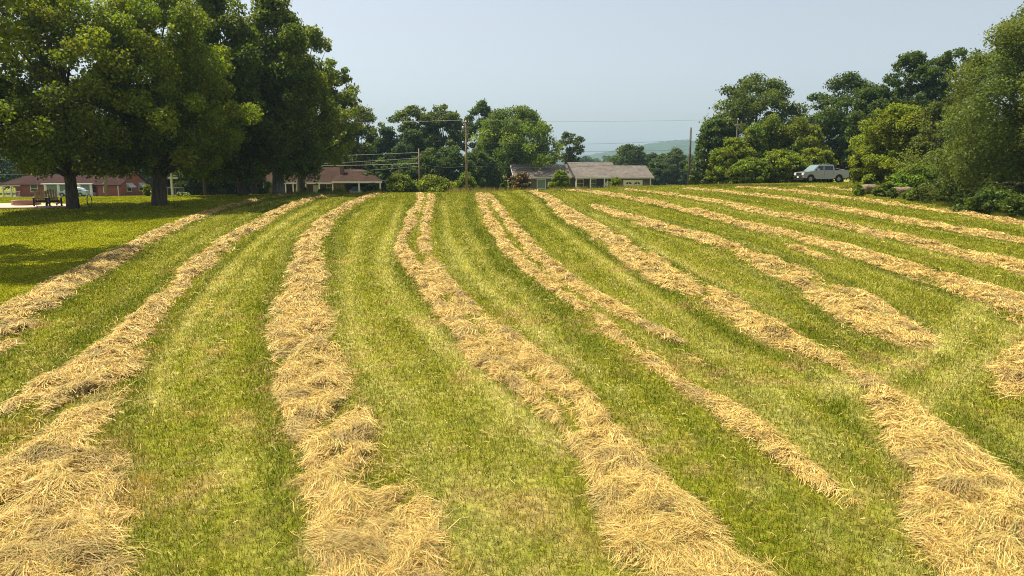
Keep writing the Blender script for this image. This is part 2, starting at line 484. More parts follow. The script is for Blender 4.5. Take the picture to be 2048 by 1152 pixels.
def grass_tone(x, y):
    """real colour of the sward: cut stripes, wheel tracks, dry patches"""
    d = bil(sgn_d, x, y)
    s = sample_grid(run, x, y, CG); r = sample_grid(rowid, x, y, CG)
    wob = .5 * (fbm(x * .35, y * .35, 2) - .5)
    dd = d + wob
    st = fbm(dd * 2.2 + r * 13.7, s * .07 + r * 5.1, 3)         # long streaks along the rows
    pat = fbm(x * .55 + 3, y * .55 + 8, 3)
    fine = fbm(x * 2.6 + 31, y * 2.6 + 4, 2)
    pale = 1.0 * bump_(dd, 1.35, .28) * np.clip(vnoise(s * .12 + 3 * r, r * 7.7) * 1.7 - .25, 0, 1) \
        + .85 * bump_(dd, -1.55, .3) * np.clip(vnoise(s * .1 + 5 * r + 40, r * 3.1) * 1.7 - .3, 0, 1) \
        + .5 * bump_(dd, 2.15, .25) * np.clip(vnoise(s * .15 + 9 * r, 4.4) * 1.7 - .3, 0, 1)
    pale = np.clip(pale * (.35 + 1.0 * fine) + np.clip(st - .53, 0, 1) * 2.8, 0, 1)
    dark = np.clip(.95 * bump_(np.abs(dd), .95, .38) * (.4 + .9 * vnoise(s * .09, r * 2.3 + 1)) + np.clip(.48 - st, 0, 1) * 3.6, 0, 1)
    trk = sample_grid(tracks, x, y, GC) * (.55 + .9 * fine)
    pale = np.clip(pale * .5 + trk, 0, 1); dark = dark * (1 - .8 * np.clip(trk, 0, 1))
    near = np.clip((34 - y) / 22, 0, 1)
    tan = np.clip((pat - .53) * 3.6, 0, 1) * (.25 + .6 * near) * np.clip((fine - .36) * 3.4, 0, 1)
    tan = np.clip(tan + .35 * np.clip((fine - .56) * 4, 0, 1) * near, 0, .8)
    c = G_MID + (G_DARK - G_MID) * dark[:, None]
    c = c + (G_PALE - c) * (pale * .85)[:, None]
    c = c + (G_TAN - c) * (tan * .75)[:, None]
    la = lawn_amount(x, y)
    lawnc = G_LAWN * (.75 + .5 * fbm(x * .8, y * .8, 3))[:, None]
    c = c + (lawnc - c) * la[:, None]
    return c * (.86 + .28 * pat)[:, None]


# ------------------------------------------------------------------ the ground: one sheet to the horizon
def axis(fine0, fine1, step, far0, far1, gr=1.22):
    a = list(np.arange(fine0, fine1 + 1e-6, step))
    s = step
    while a[-1] < far1: s *= gr; a.append(a[-1] + s)
    s = step
    while a[0] > far0: s *= gr; a.insert(0, a[0] - s)
    return np.array(a)


ax = axis(-70, 70, .35, -3000, 3000); ay = axis(2, 100, .35, -150, 3000)
XX, YY = np.meshgrid(ax, ay)
ZZ = ground_z(XX.ravel(), YY.ravel())
me = bpy.data.meshes.new('ground')
V = np.column_stack([XX.ravel(), YY.ravel(), ZZ]).astype(np.float32)
nx, ny = len(ax), len(ay)
idx = np.arange(nx * ny).reshape(ny, nx)
Fq = np.stack([idx[:-1, :-1], idx[:-1, 1:], idx[1:, 1:], idx[1:, :-1]], -1).reshape(-1, 4)
me.vertices.add(len(V)); me.vertices.foreach_set('co', V.ravel())
me.loops.add(Fq.size); me.loops.foreach_set('vertex_index', Fq.ravel().astype(np.int32))
me.polygons.add(len(Fq)); me.polygons.foreach_set('loop_start', np.arange(0, Fq.size, 4, dtype=np.int32))
me.update(calc_edges=True); me.shade_smooth()
tone = grass_tone(V[:, 0].astype(float), V[:, 1].astype(float)) * np.array([.68, .60, .75])
hc = sample_grid(haycov, V[:, 0], V[:, 1], GC)[:, None]
hc = hc * (hay_cover(V[:, 0].astype(float), V[:, 1].astype(float), (1.15 - hc[:, 0]) / .6) > .25)[:, None]
tone = tone + (np.array([.20, .135, .055]) - tone) * np.clip(hc * 1.2, 0, 1)
a_ = me.attributes.new('tone', 'FLOAT_VECTOR', 'POINT'); a_.data.foreach_set('vector', tone.astype(np.float32).ravel())
gm, N, L = new_mat('field_soil_and_sward')
b = N['Principled BSDF']; b.inputs['Roughness'].default_value = .95; b.inputs['Specular IOR Level'].default_value = .1
at_n = N.new('ShaderNodeAttribute'); at_n.attribute_name = 'tone'
tc = N.new('ShaderNodeTexCoord'); nz = N.new('ShaderNodeTexNoise'); nz.inputs['Scale'].default_value = 9; nz.inputs['Detail'].default_value = 8
L.new(tc.outputs['Object'], nz.inputs['Vector'])
r_ = N.new('ShaderNodeMapRange'); r_.inputs['From Min'].default_value = .35; r_.inputs['From Max'].default_value = .65
r_.inputs['To Min'].default_value = .55; r_.inputs['To Max'].default_value = 1.25; L.new(nz.outputs['Fac'], r_.inputs['Value'])
mx = N.new('ShaderNodeMix'); mx.data_type = 'RGBA'; mx.blend_type = 'MULTIPLY'; mx.inputs['Factor'].default_value = 1
L.new(at_n.outputs['Color'], mx.inputs['A']); L.new(r_.outputs['Result'], mx.inputs['B']); L.new(mx.outputs['Result'], b.inputs['Base Color'])
bp = N.new('ShaderNodeBump'); bp.inputs['Strength'].default_value = .6; bp.inputs['Distance'].default_value = .03
L.new(nz.outputs['Fac'], bp.inputs['Height']); L.new(bp.outputs['Normal'], b.inputs['Normal'])
me.materials.append(gm)
g = bpy.data.objects.new('ground', me); COL.objects.link(g); tag(g, kind='structure')


# ------------------------------------------------------------------ grass blades over the field
def field_points(n, y0, y1, p, k=.80, pad=3.0):
    """random points of the field, thinning with distance"""
    u = RNG.random(n)
    e = 2 - p
    y = (y0 ** e + u * (y1 ** e - y0 ** e)) ** (1 / e)
    x = (RNG.random(n) * 2 - 1) * (k * y + pad)
    return x, y


def blades(name, n, y0, y1, p, hmin, hmax, wk):
    x, y = field_points(n, y0, y1, p)
    hv = sample_grid(haycov, x, y, GC)
    cov = hay_cover(x, y, (1.15 - hv) / .6)
    keep = (hv <= 0) | (cov < .22 + .12 * RNG.random(n))
    a = x / y
    yc = np.interp(a, [-.75, -.62, -.31, -.16, -.02, .1, .2, .42, .8], [54, 56, 63, 64, 66, 69, 74, 79, 84])
    lim = np.where(a < -.3, yc + 62, yc + 9)
    keep &= (y < lim)
    x = x[keep]; y = y[keep]; n = len(x)
    d = np.hypot(x, y)
    tone = grass_tone(x, y)
    la = lawn_amount(x, y)
    h = (hmin + (hmax - hmin) * RNG.random(n)) * (.65 + .7 * fbm(x * 1.3, y * 1.3, 2)) * (1 - .35 * la) * (.55 + .9 * vnoise(x * 9, y * 9))
    w = np.maximum(.005, wk * d) * (.7 + .6 * RNG.random(n))
    th = RNG.random(n) * 2 * np.pi
    lean = RNG.random(n) * .9 * h; la_ = RNG.random(n) * 2 * np.pi
    z = ground_z(x, y)
    B = np.empty((n, 3, 3))
    B[:, 0] = np.column_stack([x - np.cos(th) * w, y - np.sin(th) * w, z - .01])
    B[:, 1] = np.column_stack([x + np.cos(th) * w, y + np.sin(th) * w, z - .01])
    B[:, 2] = np.column_stack([x + np.cos(la_) * lean, y + np.sin(la_) * lean, z + h])
    cl = vnoise(x * 9, y * 9)
    jit = (.5 + .95 * RNG.random((n, 1))) * (.62 + .72 * cl)[:, None]
    hue = (RNG.random((n, 1)) - .5) * np.array([[.28, 0, .1]])
    tone = tone * jit * (1 + hue)
    dry = RNG.random(n) < (.05 + .05 * np.clip((30 - y) / 20, 0, 1)) * (1 - la)
    tone[dry] = np.array([.40, .29, .13]) * jit[dry]
    return np_mesh(name, B, 3, tone, M['grass'])


gb = blades('mown_grass', 1500000, 4.5, 125, 1.45, .035, .10, .00068)
tag(gb, 'short mown grass of the hay field and lawn', 'grass', kind='stuff')


# ------------------------------------------------------------------ windrow meshes
def strand_faces(x, y, z, ang, ln, w, lift, bend):
    """thin two-segment straws lying on the heap"""
    n = len(x)
    dx, dy = np.cos(ang), np.sin(ang)
    a2 = ang + bend
    ex, ey = np.cos(a2), np.sin(a2)
    px_, py_ = -np.sin(ang), np.cos(ang)
    p0 = np.column_stack([x - dx * ln / 2, y - dy * ln / 2, z - .012])
    p1 = np.column_stack([x, y, z + lift])
    p2 = np.column_stack([x + ex * ln / 2, y + ey * ln / 2, z - .012 + lift * (RNG.random(n) * 1.4 - .2)])
    tl = (RNG.random(n) - .5) * 1.4
    wv = np.column_stack([px_ * w, py_ * w, w * tl])
    q1 = np.stack([p0 - wv * .5, p0 + wv * .5, p1 + wv * .5, p1 - wv * .5], 1)
    q2 = np.stack([p1 - wv * .5, p1 + wv * .5, p2 + wv * .3, p2 - wv * .3], 1)
    return np.concatenate([q1, q2], 0)


HAYS = np.array([[.63, .435, .135], [.55, .365, .105], [.73, .545, .21], [.43, .275, .078], [.61, .44, .11], [.30, .19, .065], [.42, .36, .095]])


def heap_h(x, y, t, hw):
    prof = np.clip(1 - np.abs(t) ** 3, 0, 1)
    f = fbm(x * 2.1 + 70, y * 2.1 + 20, 3)
    g_ = fbm(x * .45 + 10, y * .45 + 33, 2)
    cov = np.clip((hay_cover(x, y, t) - .18) * 2.6, .04, 1)
    return prof * cov * np.clip(.04 + .40 * (f - .43) + .06 * (g_ - .45), .005, .17) * np.clip(hw / .4, .4, 1.0)


for (label, _), strands in zip(ROWS, row_strands):
    faces = []; tones = []
    for S in strands:
        T = np.gradient(S[:, :2], axis=0); T /= np.linalg.norm(T, axis=1)[:, None] + 1e-9
        Nn = np.column_stack([T[:, 1], -T[:, 0]])
        mx_ = S[:, 1] < 92
        # mound
        step = 1
        I = np.arange(0, len(S), step); nt = 19
        tt = np.linspace(-1, 1, nt)
        hwn = S[I, 2] * (.85 + .5 * (fbm(S[I, 0] * 1.1, S[I, 1] * 1.1, 2) - .5))
        l_off = 1 + .55 * (vnoise(np.arange(len(I)) * .31, 3.3) - .5); r_off = 1 + .55 * (vnoise(np.arange(len(I)) * .29, 9.3) - .5)
        off = np.where(tt[None] < 0, l_off[:, None], r_off[:, None]) * tt[None] * hwn[:, None]
        X = S[I, 0][:, None] + Nn[I, 0][:, None] * off; Y = S[I, 1][:, None] + Nn[I, 1][:, None] * off
        endt = np.clip(np.minimum(I, len(S) - 1 - I) * .1 / .9, .05, 1)[:, None]
        Z = ground_z(X.ravel(), Y.ravel()).reshape(X.shape) + heap_h(X, Y, np.broadcast_to(tt, X.shape), S[I, 2][:, None]) * endt - .02 * (np.abs(tt) > .95) + .004
        Vg = np.stack([X, Y, Z], -1)
        q = np.stack([Vg[:-1, :-1], Vg[1:, :-1], Vg[1:, 1:], Vg[:-1, 1:]], 2).reshape(-1, 4, 3)
        c = q.mean(1)
        tn = np.array([.33, .225, .075]) * (.45 + .9 * fbm(c[:, 0] * 3.3, c[:, 1] * 3.3, 3))[:, None]
        # leave green gaps where the hay thins out, ragged at the edges
        tq = np.broadcast_to((np.abs(tt[:-1]) + np.abs(tt[1:])) / 2, (len(I) - 1, nt - 1)).ravel()
        ok = (hay_cover(c[:, 0], c[:, 1], tq) > .22) & (np.repeat(np.minimum(I[:-1], len(S) - 1 - I[1:]), nt - 1) > 4)
        faces.append(q[ok]); tones.append(tn[ok])
        # straws
        dist = np.maximum(np.hypot(S[:, 0], S[:, 1]), 7)
        dens = np.clip(4000 * (9 / dist) ** 1.62, 90, 4000)
        cnt = RNG.poisson(dens * S[:, 2] * 2.2 * .1)
        k = np.repeat(np.arange(len(S)), cnt); n = len(k)
        t = np.where(RNG.random(n) < .7, RNG.random(n) * 2.1 - 1.05, RNG.normal(0, .8, n))
        u = (RNG.random(n) - .5) * .12
        x = S[k, 0] + Nn[k, 0] * t * S[k, 2] + T[k, 0] * u; y = S[k, 1] + Nn[k, 1] * t * S[k, 2] + T[k, 1] * u
        kp = RNG.random(n) < np.clip(hay_cover(x, y, t) * 1.25, .035, 1) * np.clip(np.minimum(k, len(S) - 1 - k) * .1 / .7, .15, 1)
        k, t, x, y = k[kp], t[kp], x[kp], y[kp]; n = len(k)
        dd = np.hypot(x, y)
        z = ground_z(x, y) + heap_h(x, y, np.clip(t, -1, 1), S[k, 2]) * np.clip(np.minimum(k, len(S) - 1 - k) * .1 / .9, .05, 1) + .012 + RNG.random(n) * .03
        flow = (fbm(x * 2.3 + 11, y * 2.3 + 7, 2) - .5) * 6.5 + (fbm(x * .6, y * .6, 2) - .5) * 3
        ang = np.arctan2(T[k, 1], T[k, 0]) + flow + RNG.normal(0, .45, n)
        ln = (.10 + .38 * RNG.random(n) ** 1.6); w = np.maximum(.0032, .00055 * dd) * (.6 + .8 * RNG.random(n))
        fc = strand_faces(x, y, z, ang, ln, w, RNG.random(n) ** 2 * .085, RNG.normal(0, .5, n))
        pick = RNG.integers(0, len(HAYS), n)
        old = np.clip((fbm(x * 1.9 + 90, y * 1.9 + 60, 3) - .54) * 6, 0, 1)[:, None]  # rotted hay, plus shadow on the clumps painted in as darker brown
        tn = HAYS[pick] * (.78 + .4 * RNG.random((n, 1))); tn = tn + (np.array([.27, .195, .075]) - tn) * old * .7
        grn = RNG.random(n) < .07; tn[grn] = np.array([.25, .28, .07]) * (.7 + .6 * RNG.random((grn.sum(), 1)))
        faces.append(fc); tones.append(np.vstack([tn, tn]))
    o = np_mesh('hay_windrow', np.concatenate(faces).reshape(-1, 3), 4, np.concatenate(tones), M['straw'])
    tag(o, label, 'windrow', 'windrows of cut hay')

# stray straws lying between the rows
n = 26000
x, y = field_points(n, 5, 72, 1.5, .78, 1)
d = np.abs(bil(sgn_d, x, y))
pr = np.exp(-np.maximum(d - .6, 0) / .55) * .8 + np.clip((fbm(x * .7 + 3, y * .7 + 8, 3) - .5) * 2.0, 0, .6)
kp = (RNG.random(n) < pr) & (lawn_amount(x, y) < .1)
x, y = x[kp], y[kp]; n = len(x); dd = np.hypot(x, y)
fc = strand_faces(x, y, ground_z(x, y) + .035 + .03 * RNG.random(n), RNG.random(n) * 6.283,   .06 + .16 * RNG.random(n), np.maximum(.0035, .0005 * dd), RNG.random(n) * .015, RNG.normal(0, .4, n))
tn = HAYS[RNG.integers(0, len(HAYS), n)] * (.75 + .35 * RNG.random((n, 1)))
tag(np_mesh('loose_straw', fc.reshape(-1, 3), 4, np.vstack([tn, tn]), M['straw']), 'stray straws scattered over the mown grass', 'straw', kind='stuff')


# ------------------------------------------------------------------ trees and shrubs
LEAF_GAIN = np.array([1.35, 1.42, .95])


def crown_profile(h, shape):
    if shape == 'round': return np.sqrt(np.clip(1 - np.abs(2 * h - 1) ** 2.2, 0, 1))
    if shape == 'dome': return np.where(h < .35, .72 + .28 * np.sin(h / .35 * np.pi / 2), np.sqrt(np.clip(1 - ((h - .35) / .65) ** 2.1, 0, 1)))
    if shape == 'tall': return np.where(h < .25, .55 + .45 * h / .25, np.clip(1 - ((h - .25) / .75) ** 1.9, 0, 1) ** .6)
    if shape == 'cone': return np.clip(1.02 - h, 0, 1) ** .8 * np.where(h < .1, .6 + 4 * h, 1)
    if shape == 'vase': return np.where(h < .6, .45 + .55 * (h / .6), np.sqrt(np.clip(1 - ((h - .6) / .4) ** 2, 0, 1)))
    if shape == 'mound': return np.sqrt(np.clip(1 - h ** 2, 0, 1))


def leaf_cloud(rng, cx, cy, zb, zt, rx, ry, shape, nclump, nleaf, leaf, col, rc=.2, gap=0.0, var=.22, up=.35, hang=0.0, speck=None):
    H = zt - zb
    ph = rng.random(8) * 6.28
    h = rng.random(nclump * 3); keep = rng.random(nclump * 3) < crown_profile(h, shape) + .05; h = h[keep][:nclump]
    nclump = len(h)
    th = rng.random(nclump) * 2 * np.pi
    fr = np.clip(rng.beta(3.2, 1.25, nclump), 0, 1)
    lob = (.86 + .3 * rng.random(nclump)) + .16 * np.sin(2 * th + ph[0] + 3 * h) + .13 * np.sin(3 * th + ph[1] - 5 * h) + .10 * np.sin(5 * th + ph[2] + 7 * h)
    R = crown_profile(h, shape) * lob
    size = (.6 + .8 * rng.random(nclump)) * rc
    px_ = cx + np.cos(th) * R * fr * rx * (1 - rc * .6); py_ = cy + np.sin(th) * R * fr * ry * (1 - rc * .6)
    pz_ = zb + h * H * (1 - rc * .35) + rc * .12 * H
    cen = np.column_stack([px_, py_, pz_])
    srad = size * (rx + ry) / 2
    w = srad ** 2; w = w / w.sum()
    k = rng.choice(nclump, nleaf, p=w)
    dirs = rng.normal(size=(nleaf, 3)); dirs /= np.linalg.norm(dirs, axis=1)[:, None]
    rr = (.3 + .7 * rng.random(nleaf) ** .6) * (1 + .24 * np.minimum(np.abs(rng.normal(size=nleaf)), 1.8) * (rng.random(nleaf) < .35))
    P = cen[k] + dirs * rr[:, None] * srad[k][:, None] * np.array([1, 1, .68])
    if hang: P[:, 2] -= hang * (1 - dirs[:, 2]) * srad[k] * rng.random(nleaf)
    nrm = dirs * .6 + rng.normal(size=(nleaf, 3)) * .75 + np.array([0, 0, up])
    nrm /= np.linalg.norm(nrm, axis=1)[:, None]
    t1 = np.cross(nrm, rng.normal(size=(nleaf, 3))); t1 /= np.linalg.norm(t1, axis=1)[:, None] + 1e-9
    t2 = np.cross(nrm, t1)
    l = leaf * (.6 + .8 * rng.random(nleaf))[:, None]
    wv = l * .36
    # leaf spray: a bent diamond
    q = np.stack([P - t1 * l * .55, P + t2 * wv - t1 * l * .05 + nrm * l * .06, P + t1 * l * .5 - nrm * l * .10, P - t2 * wv - t1 * l * .02 + nrm * l * .06], 1)
    ctone = 1 + var * (rng.random(nclump) * 2 - 1)
    cy_ = (rng.random(nclump) - .5) * .5
    tone = np.array(col)[None] * LEAF_GAIN * ctone[k][:, None] * (.55 + .85 * rng.random((nleaf, 1)))
    tone = tone * (1 + np.column_stack([cy_[k] * .6, cy_[k] * .15, -cy_[k] * .3]))
    if speck is not None:
        m = rng.random(nleaf) < speck[1]; hi = dirs[:, 2] > -.2
        m &= hi; tone[m] = np.array(speck[0]) * (.7 + .6 * rng.random((m.sum(), 1)))
    return q, tone, cen, srad


def tree(name, label, cat, pxc, pyt, pyb, pw, Y, col=(.07, .10, .02), shape='round', leaf=.28, n=16000, ncl=90, rc=.22, depth=1.0,
         trunk=None, base_px=None, trunk_r=.25, bark='bark', group=None, mat='leaf', seed=0, up=.35, hang=0.0, limbs=16, speck=None, var=.22):
    rng = np.random.default_rng(1000 + seed)
    if Y > 52 and shape != 'mound': ncl = int(ncl * 2.4); n = int(n * 1.9); rc *= .78; leaf *= .86
    c = at(pxc, (pyt + pyb) / 2, Y); top = at(pxc, pyt, Y).z; bot = at(pxc, pyb, Y).z
    rx = pw / 2 * (Y / math.cos(PITCH)) / FPX; ry = rx * depth
    bx = at(base_px, 380, Y).x if base_px is not None else c.x
    gzb = gz(bx, Y)
    bot = max(bot, gzb + .02) if shape == 'mound' else max(bot, gzb + .15)
    root = empty(name, (bx, Y, gzb)); tag(root, label, cat, group)
    q, tone, cen, srad = leaf_cloud(rng, c.x - bx, 0, bot - gzb, top - gzb, rx, ry, shape, ncl, n, leaf, col, rc, var=var, up=up, hang=hang, speck=speck)
    q[..., 2] = np.maximum(q[..., 2], .02)
    np_mesh('crown', q.reshape(-1, 3), 4, tone, M[mat], root)
    mb = MB()
    H = top - gzb
    tr = trunk_r
    p0 = Vector((0, 0, -.25)); cxo = c.x - bx
    tops = Vector((cxo * .8, 0, bot - gzb + (top - bot) * (.72 if shape != 'mound' else .3)))
    if shape == 'mound' or H < 3.2:
        for k in range(6):
            e = cen[rng.integers(len(cen))] * np.array([.8, .8, .8])
            mb.tube([(rng.normal() * .1, rng.normal() * .1, -.05), tuple(e * .5 + rng.normal(size=3) * .05), tuple(e)], [tr * .5, tr * .35, tr * .12], 5)
        mb.build('stem', M[bark], root, True)
        return root
    segs = 7
    pts = []; rad = []
    wob = rng.normal(size=(segs + 1, 2)) * .12 * tr * 3
    for i in range(segs + 1):
        f = i / segs
        p = p0.lerp(tops, f)
        pts.append((p.x + wob[i, 0] * f, p.y + wob[i, 1] * f, p.z))
        rad.append(tr * (1.45 if i == 0 else 1.0) * (1 - f) ** .75 + .03)
    pts.insert(1, tuple(Vector(pts[0]).lerp(Vector(pts[1]), .22))); rad.insert(1, tr * 1.12)
    mb.tube(pts, rad, 10)
    order = rng.permutation(len(cen))[:limbs]
    for j in order:
        e = Vector(cen[j]); f = min(.95, max(.18, (e.z - (bot - gzb) * .5) / max(tops.z, .1) * .62))
        b0 = p0.lerp(tops, f)
        r0 = tr * (1 - f) ** .8 * .5 + .02
        m1 = b0.lerp(e, .4) + Vector((rng.normal() * .2, rng.normal() * .2, .08 * (e - b0).length))
        m2 = b0.lerp(e, .75) + Vector((rng.normal() * .2, rng.normal() * .2, .05 * (e - b0).length))
        mb.tube([b0, m1, m2, e], [r0, r0 * .6, r0 * .35, r0 * .12 + .008], 5)
    mb.build('trunk', M[bark], root, True)
    return root


DK = (.040, .062, .014); MD = (.062, .092, .017); BR = (.105, .135, .018); YL = (.145, .165, .018); GY = (.072, .088, .030); BL = (.036, .060, .020)
# --- left: the big yard trees
tree('yard_tree', 'large leafy tree whose trunk stands by the two patio chairs', 'tree', 130, -75, 342, 350, 50, (.105, .13, .016), 'dome', .20, 90000, 260, .14, 1.0, base_px=142, trunk_r=.40, group='big trees on the lawn', seed=1, hang=.25, limbs=26, var=.3)
tree('yard_tree', 'broad tree with yellow lit top and thick dark trunk next to the hoop', 'tree', 322, -55, 342, 290, 53, (.112, .142, .014), 'dome', .22, 46000, 130, .17, 1.0, base_px=316, trunk_r=.52, group='big trees on the lawn', seed=2, hang=.25, limbs=24, var=.3)
tree('yard_tree', 'tall dark tree on twin thin trunks right of the white cross post', 'tree', 440, -50, 352, 230, 63, (.075, .10, .017), 'tall', .28, 34000, 120, .19, 1.0, base_px=485, trunk_r=.36, group='big trees on the lawn', seed=3, hang=.4, limbs=22)
tree('yard_tree', 'tall dark tree with wide pale grey trunk in front of the brown house', 'tree', 556, -25, 350, 205, 66, (.078, .105, .018), 'tall', .28, 36000, 130, .2, 1.0, base_px=556, trunk_r=.52, bark='bark_grey', group='big trees on the lawn', seed=4, hang=.4, limbs=22)
tree('oak_tree', 'open crowned oak showing sky between its boughs, right edge of the left tree mass', 'tree', 620, 35, 330, 172, 82, (.10, .125, .024), 'tall', .34, 17000, 75, .2, 1.0, base_px=600, trunk_r=.5, seed=5, limbs=34)
tree('yard_tree', 'thin dark tree filling the gap above the white cross post', 'tree', 400, 60, 352, 150, 72, DK, 'tall', .3, 15000, 70, .22, 1.0, base_px=412, trunk_r=.25, group='big trees on the lawn', seed=6)
tree('yard_tree', 'dark tree with slim trunk between the cross post and the brown house', 'tree', 505, 80, 352, 150, 74, DK, 'tall', .3, 15000, 70, .22, 1.0, base_px=508, trunk_r=.3, group='big trees on the lawn', seed=7)
# tree outside the frame that throws the shade patch on the lawn is part of the same yard
tree('yard_tree', 'tree at the left border standing past the patio', 'tree', -120, -60, 340, 230, 44, (.07, .098, .016), 'dome', .3, 16000, 80, .2, 1.0, trunk_r=.4, group='big trees on the lawn', seed=8)
tree('yard_tree', 'lawn tree just past the left border that shades the near lawn', 'tree', -270, -550, 150, 450, 30, (.08, .105, .016), 'dome', .3, 12000, 70, .22, 1.0, trunk_r=.3, group='big trees on the lawn', seed=9)
# --- behind the red house
for i, (px, pt, w, y_, c_) in enumerate([(-40, 235, 190, 150, DK), (70, 215, 170, 152, BL), (180, 225, 160, 148, DK), (285, 240, 150, 155, BL), (385, 250, 150, 140, DK), (470, 255, 140, 138, MD), (560, 262, 130, 140, DK)]):
    tree('backdrop_tree', ['dark tree behind the porch end of the red house', 'dark tree over the middle of the red house roof', 'dark tree behind the white bay of the red house', 'dark tree behind the gabled wing of the red house', 'dark tree far behind the white cross post', 'greener tree far behind the twin trunks', 'dark tree behind the left end of the brown house'][i],
         'tree', px, pt, 380, w, y_, c_, 'dome', .5, 9000, 60, .24, 1.0, trunk_r=.35, group='trees behind the red house', seed=20 + i)
# --- dark growth under and behind the big trees, and behind the brown house
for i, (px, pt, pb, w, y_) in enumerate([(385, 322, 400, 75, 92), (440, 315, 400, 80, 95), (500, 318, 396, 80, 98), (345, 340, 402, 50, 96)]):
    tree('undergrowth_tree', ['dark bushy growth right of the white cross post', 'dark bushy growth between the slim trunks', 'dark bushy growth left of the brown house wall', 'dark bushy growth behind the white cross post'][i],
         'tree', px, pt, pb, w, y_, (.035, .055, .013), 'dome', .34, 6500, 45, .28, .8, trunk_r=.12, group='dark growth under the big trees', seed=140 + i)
for i, (px, pt, w, y_) in enumerate([(600, 262, 110, 136), (665, 270, 105, 138), (735, 285, 100, 134)]):
    tree('backdrop_tree', ['dark tree behind the left part of the brown roof', 'dark tree right behind the brown house chimney', 'dark tree behind the carport roof'][i], 'tree', px, pt, 385, w, y_, (.055, .08, .016), 'dome', .45, 8000, 55, .24, 1.0, trunk_r=.3, group='trees behind the brown house', seed=150 + i)
# --- centre
tree('roadside_tree', 'loose tree with yellow sprays behind the brown house chimney', 'tree', 715, 212, 345, 105, 128, (.085, .105, .02), 'round', .42, 8500, 50, .24, 1.0, trunk_r=.3, seed=31, speck=((.26, .25, .04), .09))
tree('roadside_tree', 'dark tree at the right end of the brown house', 'tree', 775, 245, 385, 95, 124, BL, 'cone', .42, 9000, 60, .25, 1.0, trunk_r=.25, seed=32)
tree('roadside_tree', 'bluish dark conifer left of the shorter utility pole', 'tree', 822, 252, 385, 90, 122, BL, 'tall', .4, 9000, 60, .25, 1.0, trunk_r=.25, seed=33)
tree('roadside_tree', 'broad rounded tree above the shorter utility pole', 'tree', 828, 208, 350, 110, 140, (.068, .09, .022), 'dome', .48, 10000, 55, .22, 1.0, trunk_r=.35, seed=34, limbs=24)
tree('roadside_tree', 'open topped tree left of the taller utility pole', 'tree', 886, 203, 350, 105, 142, (.07, .092, .022), 'dome', .48, 8500, 48, .22, 1.0, trunk_r=.35, seed=35, limbs=26)
tree('roadside_tree', 'dark gappy tree behind the taller utility pole', 'tree', 962, 200, 350, 88, 150, (.045, .072, .024), 'dome', .48, 7500, 42, .22, 1.0, trunk_r=.35, seed=36, limbs=26)
tree('roadside_tree', 'dense round bright green tree left of the grey house', 'tree', 1031, 212, 380, 190, 132, (.088, .125, .018), 'dome', .42, 26000, 110, .19, 1.0, trunk_r=.4, seed=37, var=.3)
tree('roadside_tree', 'sparse twiggy tree behind the grey house ridge', 'tree', 1138, 262, 345, 62, 150, (.05, .065, .025), 'vase', .42, 2200, 26, .24, 1.0, trunk_r=.2, seed=38, limbs=24)
for i, (px, pt, w, y_) in enumerate([(860, 300, 90, 118), (905, 290, 80, 120), (760, 315, 70, 116), (955, 300, 80, 124), (810, 320, 80, 114)]):
    tree('roadside_tree', ['low dark tree between the two utility poles', 'low dark tree just left of the taller pole', 'low dark tree by the carport corner', 'low dark tree just right of the taller pole', 'low dark tree behind the bushes left of the shorter pole'][i],
         'tree', px, pt, 392, w, y_, (.045, .068, .016), 'dome', .4, 7000, 50, .26, 1.0, trunk_r=.2, group='low dark trees along the road', seed=45 + i)
# --- beyond the grey house
for i, (px, pt, w, y_, lb) in enumerate([(1256, 287, 84, 200, 'round dark tree rising behind the right end of the grey roof'), (1305, 308, 60, 205, 'low dark tree below the blue hill'),
                                         (1345, 296, 72, 195, 'dark tree left of the leaning bare pole'), (1318, 318, 60, 185, 'lowest dark tree beyond the garage door'), (1375, 318, 50, 190, 'dark tree behind the bare pole')]):
    tree('far_tree', lb, 'tree', px, pt, 385, w, y_, (.045, .07, .022), 'dome', .55, 7500, 50, .24, 1.0, trunk_r=.3, group='dark trees past the grey house', seed=55 + i)
# --- right
tree('hedge_tree', 'big dark dome of a tree rising above the bright bushes left of the pickup', 'tree', 1510, 148, 360, 205, 112, (.062, .085, .019), 'dome', .38, 26000, 100, .18, 1.0, trunk_r=.5, seed=61, limbs=24)
tree('hedge_tree', 'dark green tree just right of the bare pole', 'tree', 1432, 228, 372, 92, 108, (.05, .078, .018), 'dome', .38, 11000, 60, .24, 1.0, trunk_r=.3, seed=62)
tree('pine_tree', 'small dark pine at the foot of the bare pole', 'tree', 1405, 296, 374, 50, 94, (.055, .075, .02), 'cone', .24, 7000, 60, .28, 1.0, trunk_r=.12, seed=63, mat='needle')
for i, (px, pt, w, y_, c_, n_) in enumerate([(1462, 275, 95, 92, (.12, .145, .018), 9000), (1530, 222, 120, 96, (.10, .13, .019), 13000), (1600, 232, 110, 94, (.115, .135, .019), 12000), (1560, 300, 110, 88, (.11, .14, .016), 9000), (1628, 295, 80, 87, (.125, .145, .016), 7000), (1500, 318, 90, 87, (.10, .13, .017), 7500)]):
    tree('hedge_shrub', ['yellow green tree sloping down toward the pole', 'bright green tree in front of the big dark dome', 'bright green tree above the pickup truck bonnet', 'low bright bush in the middle of the hedge', 'low yellow green bush just left of the pickup truck', 'low bright bush near the left end of the hedge'][i],
         'tree', px, pt, 380, w, y_, c_, 'dome', .3, n_, 65, .24, .9, trunk_r=.14, group='bright bushes left of the pickup', seed=70 + i, var=.3)
